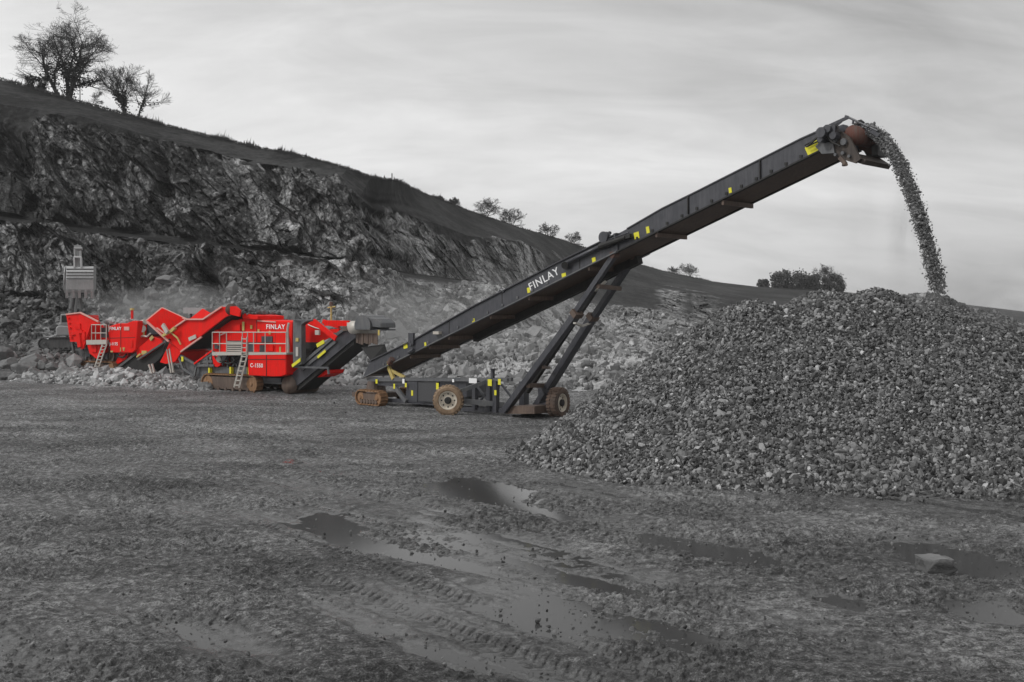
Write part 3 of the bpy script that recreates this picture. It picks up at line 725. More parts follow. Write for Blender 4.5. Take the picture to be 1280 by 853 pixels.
# rusty discharge hood plate seen beyond the drum
m = MB(); m.prism(st.poly([(1056, 164.5), (1064, 160), (1080, 162), (1088, 169), (1089, 188), (1083, 193), (1060, 184)], .9), W - .22, W - .16); m.build('discharge_hood', 'rust', S)
m = MB(); m.prism(st.poly([(1083, 176), (1092, 181), (1091, 193), (1084, 194)], .9), W - .6, W + .05); m.build('hood_lip', 'dexc', S)
# spray bar held out over the head
sp0, sp1 = st.P3(1056.5, 145, .5), st.P3(1097, 164, .5)
m = MB(); m.tube(sp0, sp1, .035, n=8)
for k in range(6):
    p_ = Vector(sp0).lerp(Vector(sp1), .25 + .14 * k); m.tube(p_, p_ + Vector((0, 0, -.14)), .028, .045, n=8)
m.beam(Vector(sp1) - Vector((.18, 0, -.02)), Vector(sp1) + Vector((.05, 0, -.16)), .1, .12)
m.build('spray_bar', 'dark', S)
m = MB(); m.beam(st.P3(1026, 162.5, .3), st.P3(1061, 146.5, .5), .09, .09); m.beam(st.P3(1031, 170, .3), st.P3(1052, 152, .45), .05, .06); m.build('spray_bar_arm', 'dark', S)
label_plate('warning_label', S, st(1016, 186), .58, .42, 'yellow', slope + .12, -.01)
# smaller yellow warning labels along the side
for (x, y, w_, h_) in ((507, 432.5, .36, .30), (532, 431.5, .16, .3), (592, 401.5, .2, .26), (661, 363, .2, .26), (705, 344, .28, .18), (742.5, 325, .22, .22), (795, 294.5, .30, .30), (809, 287.5, .18, .30), (912, 238, .14, .22), (485, 455.5, .14, .28)):
    c = st(x, y, 0); label_plate('warning_label', S, c, w_, h_, 'yellow', slope * .6, -.015 if x < 765 else 0.03)
lettering('FINLAY', S, st(680, 349.3, 0), .45, slope + math.radians(3), -.008, shear=-0.12, sx=1.12, bold=0.006)
# winch and pulleys on top, fold cylinder along the side
m = MB()
c = st(757, 297); m.lathe((c[0], -.16, c[1]), (0, 1, 0), [(0, 0), (.22, 0), (.22, .05), (.12, .06), (.12, .16), (.22, .17), (.22, .22), (0, .22)], 18)
m.beam(st.P3(757, 297, -.04), st.P3(761, 309, -.04), .08, .16); m.beam(st.P3(770, 292, -.04), st.P3(771, 302, -.04), .08, .2); m.tube(st.P3(752, 303, -.1), st.P3(786, 291, -.1), .03, n=6)
m.tube(st.P3(762, 291.5, .1), st.P3(762.5, 291.5, W), .07, n=10)
m.build('pulley_bracket', 'dark', S)
m = MB(); m.tube(st.P3(708, 329, -.14), st.P3(752, 307.5, -.14), .075, n=10); m.build('fold_cylinder', 'dark', S, True)
m = MB(); m.tube(st.P3(750, 308.4, -.14), st.P3(782, 297, -.14), .12, .09, n=10); m.beam(st.P3(782, 297, -.1), st.P3(789, 295, -.1), .16, .14); m.tube(st.P3(706, 332, -.26), st.P3(706, 332, 0), .14, n=10); m.build('fold_cylinder_mount', 'black', S)
m = MB(); m.box(*(st(549, 416.5)[0] + k for k in (-.2, .2)), -.2, -.01, st(549, 418)[1], st(549, 414.5)[1]); m.build('junction_box', 'galv', S)
m = MB(); m.beam(st.P3(624, 366, .02), st.P3(627, 361, .02), .06, .1); m.tube(st.P3(626, 362, -.02), st.P3(630, 365, -.02), .05, n=6); m.build('hook', 'dark', S)
m = MB(); c = st(517, 428); m.box(c[0] - .25, c[0] + .1, -.12, 0, c[1] - .1, c[1] + .42); m.tube(st.P3(512, 424, -.1), st.P3(514, 433, -.1), .06, n=8); m.tube(st.P3(511, 441, -.16), st.P3(517, 437.5, -.16), .09, n=8); m.build('tension_bracket', 'dark', S)
# feed hopper wing at the tail, skirts and tail drum
m = MB(); a3 = [Vector(st.P3(452, 434, .2)), Vector(st.P3(481, 430.5, 1.6)), Vector(st.P3(484, 440, 1.6)), Vector(st.P3(464, 450.5, .1))]
n3_ = (a3[1] - a3[0]).cross(a3[3] - a3[0]).normalized() * .04
m.add(a3 + [p_ + n3_ for p_ in a3], [(0, 1, 2, 3), (7, 6, 5, 4), (0, 4, 5, 1), (1, 5, 6, 2), (2, 6, 7, 3), (3, 7, 4, 0)]); m.build('hopper_flap', 'black', S)
m = MB(); m.prism(st.poly([(455, 471), (463, 451), (468, 449), (462, 468)], .1), .1, W - .1); m.build('hopper_back_plate', 'dark', S)
m = MB(); c = off(st(466, 466), .18); m.tube((c[0], .1, c[1]), (c[0], W - .1, c[1]), .2, n=16); m.build('tail_drum', 'brownsteel', S)
c = st(491, 451); m = MB(); m.tube((c[0] - .1, -.12, c[1] - .15), (c[0] + .12, -.12, c[1] + .1), .14, n=10); m.build('hydraulic_motor', 'rust', S)
# tail pivot posts between chassis and trough
m = MB(); m.beam(st.P3(486, 459, .1), st.P3(492, 474, .1), .12, .18); m.beam(st.P3(486, 459, W - .1), st.P3(492, 474, W - .1), .12, .18)
m.beam(st.P3(487, 462, .1), st.P3(506, 472, .3), .10, .14); m.build('pivot_post', 'yellowp', S)
# telescopic lift legs, near and far: outer tube, inner ram, inner darker ram between
def leg(v, base, mid, top, nm):
    a_, b_, c_ = st.P3(*base, v), st.P3(*mid, v), st.P3(*top, v)
    m = MB().beam(a_, b_, .28, .28 + .09 * nm, (0, 1, 0)); l_ = m.build('lift_leg', 'dark', S, bev=.02)
    MB().beam(Vector(a_).lerp(Vector(b_), .7), c_, .20, .20 + .07 * nm, (0, 1, 0)).build('inner_leg', 'dark', l_)
    MB().beam(Vector(b_) - Vector((.12, 0, .12)), Vector(b_) + Vector((.03, 0, .03)), .32, .46, (0, 1, 0)).build('leg_collar', 'brownsteel', l_)
    MB().tube((c_[0], v - .16, c_[2]), (c_[0], v + .16, c_[2]), .13, n=12).build('pivot_pin', 'rust', l_)
    return l_
leg(.12, (631, 514), (722, 391), (768, 319), 0)
leg(1.55, (669, 512), (742, 395), (793, 321), 1)
m = MB(); m.tube(st.P3(660, 490, .85), st.P3(744, 364, .85), .10, n=10); m.build('lift_ram', 'black', S, True)
m = MB(); m.tube(st.P3(744, 364, .85), st.P3(757, 352, .85), .06, n=10); m.build('lift_ram_rod', 'galv', S, True)
m = MB()
for (q0, q1, w_) in (((747, 358), (775, 361), .16), ((706, 414), (722, 417), .0), ((679, 459), (686, 460), .12), ((660, 482), (680, 482), .18)):
    if w_: m.beam(st.P3(*q0, .12), st.P3(*q1, 1.55), w_, w_)
m.build('leg_tie', 'brownsteel', S)
m = MB(); m.beam(st.P3(718, 404, 0.0), st.P3(728, 408, 1.2), .10, .07); m.beam(st.P3(727, 408, 1.0), st.P3(738, 404, 1.5), .10, .07); m.build('clamp_bar', 'galv', S)
m = MB(); m.beam(st.P3(757, 314, 0.05), st.P3(800, 312, W), .18, .22); m.build('leg_bearer', 'brownsteel', S)
# chassis
v0, v1 = .15, 1.65
def bm(m, q0, q1, v, w_, h_): return m.beam(st.P3(*q0, v), st.P3(*q1, v), w_, h_)
m = MB(); bm(m, (461, 474.5), (507, 474.5), v0, .15, .18); bm(m, (461, 474.5), (640, 474.5), v1 , .15, .16); bm(m, (507, 474.5), (635, 475), v0, .12, .12)
m.build('top_rail', 'grey', S)
m = MB(); m.prism(st.poly([(472, 476.5), (508, 476.5), (508, 484), (472, 482)], v0), v0, v0 + .1); m.build('front_beam', 'dark', S)
m = MB(); m.prism(st.poly([(509, 476.5), (522, 476.5), (522, 503), (508, 503), (507, 500)], v0), v0 - .02, v1); m.build('control_cabinet', 'dark', S, bev=.02)
label_plate('warning_label', S, st(515.8, 491.5, v0), .16, .3, 'yellow', 0, v0 - .035)
m = MB(); m.prism(st.poly([(522, 477), (546, 477), (546, 505), (530, 506), (522, 503)], v0), v0 + .02, v1); m.build('mesh_guard', 'mesh', S)
m = MB(); m.prism(st.poly([(547, 477), (580, 477), (582, 497), (547, 504)], v0), v0 + .1, v1); m.build('tank', 'dark', S, bev=.02)
m = MB(); bm(m, (494, 484), (508, 502), v0 - .06, .14, .2); m.build('gusset_brace', 'grey', S)
m = MB(); bm(m, (470, 499), (548, 505), v0 + .1, .16, .16); bm(m, (470, 499), (548, 505), v1, .16, .16); bm(m, (548, 508), (690, 514), v1, .18, .18); bm(m, (548, 510), (640, 514), v0 + .1, .18, .18)
m.build('bottom_rail', 'dark', S)
m = MB()
for (x, y) in ((594, 512), (612, 514), (620, 516)): m.beam(st.P3(x, 476, v0), st.P3(x, y, v0), .22 if x > 600 else .2, .2)
m.beam(st.P3(655, 477, v1), st.P3(655, 513, v1), .3, .3); m.beam(st.P3(676, 484, v1 + .3), st.P3(676, 512, v1 + .3), .18, .16)
m.build('chassis_post', 'dark', S)
m = MB()
for q0, q1, v in (((597, 484), (612, 503), v0), ((612, 486), (595, 508), v0), ((627, 481), (642, 500), v1), ((594, 480), (594, 510), v1)): bm(m, q0, q1, v, .07, .08)
m.build('cross_brace', 'dark', S)
m = MB(); m.beam(st.P3(616, 462, v0), st.P3(616, 476, v0), .12, .12); m.tube(st.P3(616.5, 461, v0), st.P3(616.5, 466, v0), .1, .06, n=8); m.build('mast_stub', 'dark', S)
m = MB(); m.prism(st.poly([(632, 508), (668, 508), (668, 517.5), (632, 517.5)], v0), v0, v1); m.build('leg_crosshead', 'brownsteel', S)
m = MB(); c = st(586, 463.5, 1.5); label_plate('name_plate', S, st(594.5, 476, v0), .62, .26, 'white', 0, v0 - .16)
for (x, y, w_, h_, v) in ((613, 478.5, .3, .34, v0), (625, 477.5, .2, .3, v0), (620, 491, .16, .26, v0), (547.5, 483, .22, .36, v0), (508, 481.5, .16, .24, v0), (493.5, 483, .14, .28, v0), (471.5, 477, .18, .24, v0)):
    label_plate('warning_label', S, st(x, y, v - .1), w_, h_, 'yellow', 0, v - .14)
for (x, y, w_, h_) in ((504.8, 476.7, .2, .26), (567, 476, .16, .16)): label_plate('white_sticker', S, st(x, y, v0 - .08), w_, h_, 'white', 0, v0 - .11)
# wheels on outrigger arms
def wheel(px, pyb, D_, R_, ang, wd, tm, nm):
    wc = P(px, pyb, D_); lc = Vector((float(st.d @ (wc[:2] - st.A[:2])), float(st.n @ (wc[:2] - st.A[:2])), R_))
    axw = Vector((math.sin(ang), -math.cos(ang), 0))               # outward axle direction in the world, towards the camera
    ax = Vector((float(st.d @ np.array(axw[:2])), float(st.n @ np.array(axw[:2])), 0))
    h2 = wd / 2
    t_ = MB().lathe(lc, ax, [(R_ * .60, h2 * .75), (R_ * .66, h2), (R_ * .86, h2), (R_ * .95, h2 * .82), (R_, h2 * .5), (R_ * .985, 0), (R_, -h2 * .5), (R_ * .95, -h2 * .82), (R_ * .86, -h2), (R_ * .6, -h2), (R_ * .3, -h2 * .6), (0, -h2 * .6)], 36)
    e1 = ax.cross(Vector((0, 0, 1))).normalized(); e2 = ax.cross(e1)
    for k in range(26):                                            # tread lugs
        a_ = 2 * math.pi * k / 26; rd = e1 * math.cos(a_) + e2 * math.sin(a_)
        for sg in (-1, 1):
            t_.beam(lc + rd * (R_ - .01) + ax * (sg * h2 * .15), lc + rd * (R_ - .03) + ax * (sg * h2 * .88) , .07, .07, rd)
    tyre = t_.build('wheel', tm, S, False)
    rm = MB().lathe(lc, ax, [(R_ * .62, h2 * .78), (R_ * .60, h2 * .9), (R_ * .56, h2 * .88), (R_ * .50, h2 * .45), (R_ * .36, h2 * .40), (R_ * .26, h2 * .62), (0, h2 * .62)], 32).build('rim', 'rim', tyre)
    hb_ = MB().lathe(lc, ax, [(R_ * .24, h2 * .5), (R_ * .23, h2 * .95), (R_ * .14, h2 * 1.05), (0, h2 * 1.05)], 18)
    for k in range(8):
        a_ = 2 * math.pi * k / 8; rd = e1 * math.cos(a_) + e2 * math.sin(a_)
        hb_.tube(lc + rd * R_ * .43 + ax * h2 * .40, lc + rd * R_ * .43 + ax * h2 * .47, R_ * .055, n=8)
    hb_.build('hub', 'black', tyre)
    return lc, ax
lw, ax1 = wheel(560.5, 504, 46.3, .64, math.radians(-4), .46, 'tyre', 0)
rw, ax2 = wheel(697.5, 507, 45.2, .62, math.radians(57), .50, 'tyred', 1)
m = MB(); m.beam(lw - ax1 * .1 + Vector((0, 0, .2)), st.P3(607, 477.5, v0), .2, .16); m.beam(lw - ax1 * .2, (lw[0] + 1.6, v0 + .3, .45), .2, .2); m.build('outrigger_arm', 'grey', S)
m = MB(); m.beam(rw - ax2 * .15 + Vector((0, 0, .3)), st.P3(671, 481, v1), .2, .18); m.beam(rw - ax2 * .15, st.P3(664, 512, v1), .2, .22); m.build('outrigger_arm', 'dark', S)
# small crawler tracks under the tail
crawler(S, *(st(446, 499, -.35)[0], st(474, 499, -.35)[0] + .25), -.45, -.02, 0.0, .68)
crawler(S, *(st(446, 499, -.35)[0] + .2, st(474, 499, -.35)[0] + .45), 1.85, 2.3, 0.0, .68)
m = MB(); x0 = st(470, 490, .9)[0]; m.lathe((x0 - .3, .9, .55), (0, 0, 1), [(0, -.15), (.55, -.15), (.55, .12), (.4, .3), (.4, .55), (0, .55)], 20) if False else m.tube((x0, .9, .35), (x0, .9, 1.05), .55, .4, n=18)
m.box(x0 - .7, x0 + .9, -.02, 1.85, .28, .5); m.build('turntable', 'brownsteel', S)

# ------------------------------------------------------------------ right red crusher
thc = math.radians(-34)
Ac = P(285, 491, gY(491)); cr = Frame((Ac[0], Ac[1], 0.03), thc)
C = thing('cone_crusher', 'red tracked cone crusher with its walkway, nearest the charcoal conveyor', 'crusher', cr.A, thc)
m = MB(); bx_ = cr(250.5, 480, 0)[0]; bx2 = cr(320, 480, 0)[0]
crawler(C, bx_, bx2, 0.05, .55, 0, .98)
crawler(C, bx_, bx2, 2.35, 2.85, 0, .98)
def pr(fr, name, pts, va, vb, mat, par, plane=None, bev=0.0):
    return MB().prism(fr.poly(pts, va if plane is None else plane), va, vb).build(name, mat, par, bev=bev)
pr(cr, 'chassis', [(244, 458), (309, 459), (309, 471), (340, 472), (360, 481), (300, 478), (262, 471), (244, 471)], .6, 2.3, 'grey', C)
pr(cr, 'lower_engine_panel', [(309, 443), (357.5, 443), (357.5, 468.7), (351, 471), (341.6, 471.3), (310, 469.7)], .02, 2.8, 'red', C, bev=.04)
ub = pr(cr, 'engine_housing', [(303, 441), (303, 397.8), (321, 399.6), (366, 401.8), (364, 441)], .75, 2.6, 'red', C, bev=.04)
MB().prism(cr.poly([(345, 402.5), (366, 403), (364.5, 441), (345, 441)], .74), .70, .76).build('door', 'red', ub)
MB().prism(cr.poly([(327, 420.5), (340.5, 420.5), (340.5, 428), (327, 428)], .72), .70, .80).build('vent_grille', 'dark', ub)
MB().prism(cr.poly([(322, 400.4), (345, 402), (345, 403.6), (322, 402.0)], .72), .69, .78).build('worn_edge', 'redlight', ub)
m = MB()
for x, y, w_, h_ in ((304, 408, .18, .5), (314, 409, .16, .2), (337, 416, .14, .2), (323, 414, .14, .2), (350, 437, .12, .3), (340, 466, .2, .12)):
    c = cr(x, y, .68); m.box(c[0] - w_ / 2, c[0] + w_ / 2, .68, .69, c[1] - h_ / 2, c[1] + h_ / 2)
m.build('yellow_sticker', 'yellowp', C)
pr(cr, 'crusher_housing', [(265, 441), (265, 402.5), (272, 401), (303, 399.5), (303, 441)], .8, 2.4, 'red', C, bev=.03)
m = MB()
for i in range(5):
    c = cr(292.5, 428 + i * 2.6, .74); m.box(c[0] - .62, c[0] + .62, .70, .82, c[1] - .035, c[1] + .035)
m.build('louvre_slat', 'galv', C)
pr(cr, 'engine_bay', [(284, 426), (301, 426), (301, 440.3), (284, 440.3)], .76, .84, 'dark', C)
pr(cr, 'inspection_hatch', [(310, 428), (317, 428), (317, 440), (310, 440)], .74, .80, 'dark', C)
lettering('FINLAY', C, cr(344.5, 409, .7), .36, 0, .685, shear=0, bold=.012, sx=1.15)
lettering('C-1550', C, cr(320.5, 457.3, 0), .30, 0, .008, bold=.012)
# walkway with rail and ladder
pl = pr(cr, 'walkway', [(265, 440.2), (358, 441.0), (358, 443.4), (265, 444.6)], .0, .78, 'galv', C)
handrail(pl, cr, [(265.4, 440), (274.5, 440), (283.2, 440), (303, 440.2), (309.4, 440.2), (317, 440.2), (331.5, 440.4), (357.8, 440.8)], 415.6, 429.8, 441, .02)
m = MB(); m.tube(cr.P3(283, 415.6, .02), cr.P3(274, 420, .75), .03, n=6); m.build('rail_return', 'galv', pl)
ladder(pl, cr.P3(292.5, 484.5, -.25), cr.P3(303, 443, .0), .40, 7)
ladder(pl, (cr(303, 443)[0], -.05, cr(303, 443)[1]), (cr(303, 443)[0] + .05, -.05, cr(303, 421)[1]), .40, 4)
# grey post frame and conveyor support
m = MB(); m.prism(cr.poly([(366, 399.6), (376.5, 400.8), (376.8, 455.5), (371, 458), (366, 459.6)], .1), .1, .45); m.prism(cr.poly([(366, 399.6), (391, 399.4), (391, 401), (383, 402), (377, 406), (374, 409), (370, 405)], .1), .1, .45)
m.build('support_post', 'grey', C, bev=.02)
m = MB(); m.prism(cr.poly([(366, 399.6), (374, 400.8), (375, 455.5), (366, 459.6)], 2.5), 2.5, 2.8); m.build('support_post', 'grey', C)
pr(cr, 'belt_guard_panel', [(374, 403), (392, 402.5), (415, 421), (400, 428), (376, 428)], 1.0, 1.06, 'red', C)
pr(cr, 'rear_dark_panel', [(376, 428), (400, 428), (380, 452), (376, 452)], 1.0, 1.9, 'black', C)
m = MB(); m.beam(cr.P3(392, 401.5, .05), cr.P3(420, 423.5, .05), .10, .26); m.build('lift_strut', 'red', C)
m = MB(); m.beam(cr.P3(406, 404, 1.6), cr.P3(437, 404.5, 1.6), .14, .30); m.beam(cr.P3(414, 414, 1.0), cr.P3(425, 413.5, 1.0), .2, .2); m.beam(cr.P3(404, 402, 2.2), cr.P3(424, 408.5, 2.2), .14, .22); m.build('head_strut', 'red', C)
m = MB()
for q in range(8):
    a_ = q / 7.0; 
pts_ = [cr.P3(385 + 20 * q / 7, 406 + 5 * math.sin(q / 7 * math.pi * .5) + 1.2 * q / 7, .95) for q in range(8)]
for a_, b_ in zip(pts_[:-1], pts_[1:]): m.tube(a_, b_, .03, n=6)
m.build('cable', 'galv', C)
# discharge conveyor
dv0, dv1 = .55, 2.1
ds = pr(cr, 'discharge_conveyor_plate', [(352, 478), (374, 459.5), (417, 421.5), (440, 405.5), (447, 409.5), (446, 421), (372, 482)], dv0, dv0 + .08, 'dark', C, bev=.01)
pr(cr, 'discharge_conveyor_plate', [(352, 478), (374, 459.5), (417, 421.5), (440, 405.5), (447, 409.5), (446, 421), (372, 482)], dv1 - .08, dv1, 'dark', C)
pr(cr, 'discharge_belt', [(352, 480), (444, 410), (447, 414), (440, 431), (424, 444), (372, 488), (356, 488)], dv0 + .1, dv1 - .1, 'black', C, plane=dv0)
m = MB()
for q0, q1, mt in (((376, 457), (417, 421.5), 0), ((378, 462), (420, 427), 0), ((417, 421), (440, 405.5), 0)): m.beam(cr.P3(*q0, dv0 - .05), cr.P3(*q1, dv0 - .05), .10, .16)
m.build('conveyor_rail', 'grey', C)
m = MB(); m.beam(cr.P3(396, 432.5, dv0 - .12), cr.P3(405, 427, dv0 - .12), .03, .2); m.beam(cr.P3(397, 447, dv0 - .12), cr.P3(407, 438.5, dv0 - .12), .03, .14); m.build('yellow_stripe', 'yellow', C)
m = MB(); m.prism(cr.poly([(365, 456), (376, 447.5), (376, 452), (366, 459.5)], .08), .04, .08); m.build('yellow_stripe', 'yellow', C)
m = MB(); m.beam(cr.P3(368, 459, .2), cr.P3(411, 460, .5), .08, .10); m.beam(cr.P3(410, 460, .5), cr.P3(411, 468, .5), .08, .10); m.build('stay_bar', 'grey', C)
pr(cr, 'lower_hopper', [(386, 471.5), (392, 463.5), (413, 462.5), (411, 467), (400, 471.8)], .9, 2.0, 'red', C)
m = MB(); c = cr(361, 488.5, .5); m.tube((c[0], .45, .52), (c[0], 2.4, .52), .5, n=20); m.build('tail_pulley', 'brownsteel', C, True)
m = MB(); m.prism(cr.poly([(335, 475), (350, 478), (372, 482), (385, 472), (372, 470), (350, 472)], .6), .6, 2.3); m.build('tail_skirt', 'black', C)
# head: drum, hood, rubber curtain
m = MB(); c = cr(446, 409.5, .6); m.tube((c[0], .25, c[1]), (c[0], 2.2, c[1]), .34, n=20); m.build('head_drum', 'galv', C, True)
m = MB(); c0 = cr(458, 407.5, .5); n_ = 14
prof = [(c0[0] + .54 * math.cos(math.radians(a_)), c0[1] + .55 * math.sin(math.radians(a_))) for a_ in np.linspace(200, -20, n_)]
prof2 = [(c0[0] + .48 * math.cos(math.radians(a_)), c0[1] + .49 * math.sin(math.radians(a_))) for a_ in np.linspace(-20, 200, n_)]
m.prism(prof + prof2, .2, 1.7); m.prism(prof, .18, .22); m.build('head_hood', 'grey', C)
pr(cr, 'hood_extension', [(456, 396.4), (470, 398.4), (475.5, 404), (476, 410), (464, 409), (460, 401)], .3, 1.5, 'grey', C, bev=.03)
pr(cr, 'curtain_frame', [(462, 411), (477, 412), (477, 413.5), (462, 413)], .4, 1.5, 'dark', C)
m = MB()
for i in range(9):
    x = 445 + i * 3.0; q0, q1 = cr.P3(x, 417, .5 + .03 * (i % 2)), cr.P3(x + 2.9, 417, .5 + .03 * (i % 2)); z1_ = cr(x, 429 + (i % 3), .5)[1]
    m.prism([(q0[0], q0[2]), (q1[0], q1[2]), (q1[0], z1_), (q0[0], z1_)], .5 + .03 * (i % 2), .53 + .03 * (i % 2))
m.build('rubber_curtain', 'brownsteel', C)
label_plate('yellow_sticker', C, cr(474, 416, .34), .14, .34, 'yellowp', 0, .3)
# red under-frame details and posts
m = MB()
for x, y0_, y1_ in ((288, 459, 470.5), (261.5, 460, 471), (310, 459, 470)): c = cr(x, y0_, .4); m.box(c[0] - .06, c[0] + .06, .38, .58, cr(x, y1_, .4)[1], c[1])
m.build('yellow_post', 'yellow', C)
pr(cr, 'sump_box', [(265, 444.8), (272, 445), (276, 456), (272, 459), (267, 458)], .4, 1.6, 'red', C)
m = MB(); m.tube(cr.P3(275, 449, .3), cr.P3(275.2, 449, .8), .22, n=14); m.build('filter_drum', 'galv', C)
m = MB()
for q0, q1 in (((285, 446), (285, 460)), ((291, 446), (297, 458)), ((300, 446), (291, 458)), ((279, 446), (279, 457))): m.beam(cr.P3(*q0, .5), cr.P3(*q1, .5), .1, .1)
m.build('under_brace', 'dark', C)
pr(cr, 'under_tank', [(264, 445), (304, 445), (306, 459), (264, 459)], 1.2, 2.3, 'black', C)
# feed hopper and feed conveyor at the left
pr(cr, 'feed_conveyor_side', [(233, 399.6), (253, 399.6), (262, 396), (277.7, 384.2), (288, 382.6), (294, 384), (293.5, 391), (281, 397), (226, 439.5), (212.7, 428), (202.5, 420)], .2, .32, 'red', C, bev=.02)
pr(cr, 'feed_conveyor_side', [(233, 399.6), (253, 399.6), (262, 396), (277.7, 384.2), (288, 382.6), (294, 384), (293.5, 391), (281, 397), (226, 439.5), (212.7, 428), (202.5, 420)], 2.5, 2.62, 'red', C)
pr(cr, 'feed_belt', [(214, 430), (290, 388), (292, 392), (226, 437)], .33, 2.49, 'black', C, plane=.2)
m = MB()
for q0, q1 in (((233, 399.3), (254, 399.3)), ((254, 399.3), (277.7, 383.6)), ((226, 440), (252, 421.5)), ((183, 401.2), (202.5, 385.3)), ((202.5, 385.3), (233, 399.3)), ((233, 399.3), (213, 413))):
    m.beam(cr.P3(*q0, .12), cr.P3(*q1, .12), .10, .09)
m.build('worn_edge', 'redlight', C)
# flared hopper wing: leans out
a3 = [Vector(cr.P3(183, 401.5, -.1)), Vector(cr.P3(202.5, 385.7, -.1)), Vector(cr.P3(233, 399.4, .1)), Vector(cr.P3(203, 421, .2))]
n3_ = Vector((0, .08, 0)); m = MB(); m.add(a3 + [p_ + n3_ for p_ in a3], [(0, 1, 2, 3), (7, 6, 5, 4), (0, 4, 5, 1), (1, 5, 6, 2), (2, 6, 7, 3), (3, 7, 4, 0)]); m.build('hopper_wing', 'red', C)
a3 = [Vector((p_[0], 2.7 + (.2 if i in (0, 1) else 0), p_[2])) for i, p_ in enumerate(a3)]; m = MB(); m.add(a3 + [p_ + n3_ for p_ in a3], [(0, 1, 2, 3), (7, 6, 5, 4), (0, 4, 5, 1), (1, 5, 6, 2), (2, 6, 7, 3), (3, 7, 4, 0)]); m.build('hopper_wing', 'red', C)
m = MB(); m.beam(cr.P3(184, 402.5, -.12), cr.P3(211, 427, .05), .08, .12); m.beam(cr.P3(196, 410, -.16), cr.P3(206, 417, -.1), .06, .08); m.build('wing_rib', 'redlight', C)
m = MB(); m.beam(cr.P3(203.5, 406, -.2), cr.P3(209.5, 416, -.2), .12, .26); m.beam(cr.P3(236, 424.5, .12), cr.P3(245, 420.5, .12), .04, .22); m.build('wing_ram', 'galv', C)
m = MB(); m.beam(cr.P3(203, 420, -.1), cr.P3(216, 413, -.1), .08, .16); m.beam(cr.P3(216, 413, -.1), cr.P3(219, 410, -.1), .16, .16); m.build('wing_bracket', 'yellowp', C)
pr(cr, 'hopper_leg_box', [(212, 428), (226.5, 440), (219, 452), (207, 455), (200, 453), (208, 437)], .3, 2.4, 'red', C)
pr(cr, 'feed_housing', [(265, 401), (275, 398), (303, 398.5), (303, 403), (265, 441)], 1.2, 2.3, 'red', C)
m = MB(); m.tube(cr.P3(289, 387, .1), cr.P3(289.2, 387, 2.7), .33, n=16); m.build('feed_head_drum', 'rust', C, True)
pr(cr, 'feed_hood', [(277, 384), (294, 383), (300, 388), (299, 396), (286, 393)], .05, .16, 'red', C)
m = MB(); m.prism(cr.poly([(303, 392), (322, 395), (322, 399.5), (303, 398)], .5), .5, 2.5); m.build('crusher_bowl', 'red', C)
# grey lattice under the feed conveyor
m = MB()
for q0, q1 in (((223, 444), (229, 461)), ((229, 461), (243, 470)), ((224, 443.5), (245, 456)), ((243, 470), (246, 454)), ((244, 458), (268, 440)), ((246, 457), (268, 457)), ((259, 441), (261, 458)), ((246, 452), (266, 452))):
    m.beam(cr.P3(*q0, .4), cr.P3(*q1, .4), .10, .14); m.beam(cr.P3(*q0, 2.2), cr.P3(*q1, 2.2), .10, .14)
m.build('feed_frame', 'grey', C)
m = MB(); m.beam(cr.P3(243, 455, .35), cr.P3(266, 438, .35), .08, .1); m.build('feed_strut', 'red', C)
pr(cr, 'feed_frame_plate', [(224, 445), (243, 457), (241, 469), (230, 461)], .6, .66, 'grey', C)
pr(cr, 'yellow_sticker', [(226.5, 446), (229, 446), (229, 452), (226.5, 452)], .3, .33, 'yellow', C)
m = MB()
for q0, q1 in (((209, 437), (214, 466)), ((212, 436), (217, 466)), ((186, 456), (190, 467)), ((190, 455), (193, 466))): m.beam(cr.P3(*q0, .3), cr.P3(*q1, .3), .09, .09)
m.build('prop_leg', 'galv', C)
m = MB(); q = cr.poly([(229, 384.6), (257, 385.6), (257, 393), (229, 392)], 3.0); m.prism(q, 3.0, 3.6); m.build('rear_cover', 'gexc', C)
m = MB(); m.beam((q[0][0] + .5, 3.2, q[3][1] + .05), (q[0][0] + .5, 2.6, .9), .12, .12); m.beam((q[1][0] - .3, 3.2, q[3][1]), (q[1][0] - .3, 2.6, .9), .12, .12); m.build('rear_cover_post', 'dark', C)
def mast(par, fr, px, ytop, ybase, v):
    a_, b_ = fr.P3(px, ybase, v), fr.P3(px, ytop, v)
    o = MB().tube(a_, (a_[0], v, b_[2]), .055, n=8).build('beacon_mast', 'yellowp', par)
    MB().tube((a_[0], v, b_[2]), (a_[0], v, b_[2] + .22), .12, .09, n=10).build('beacon', 'rust', o)
    MB().tube((a_[0] - .25, v, b_[2] - .1), (a_[0] + .3, v, b_[2] - .05), .04, n=8).build('lamp_arm', 'yellowp', o)
mast(C, cr, 414, 382.5, 401, 2.4)
# crushed rock riding on the feed belt head
rgm = np.random.default_rng(3); pts = []; szs = []
for i in range(170):
    a_ = rgm.uniform(0, 1); x, z = cr(291 + 32 * a_, np.interp(a_, [0, .5, 1], [385.5, 388, 393]) + rgm.uniform(0, 6), 1.2); v_ = rgm.uniform(.5, 2.4)
    wv = np.append(cr.A[:2] + cr.d * x + cr.n * v_, cr.A[2] + z + .12); pts.append(wv); szs.append(rgm.uniform(.15, .42))
lump_load('crushed_rock', pts, szs, 'broken rock dropping off the red feed conveyor into the right crusher', 'rock', 4)

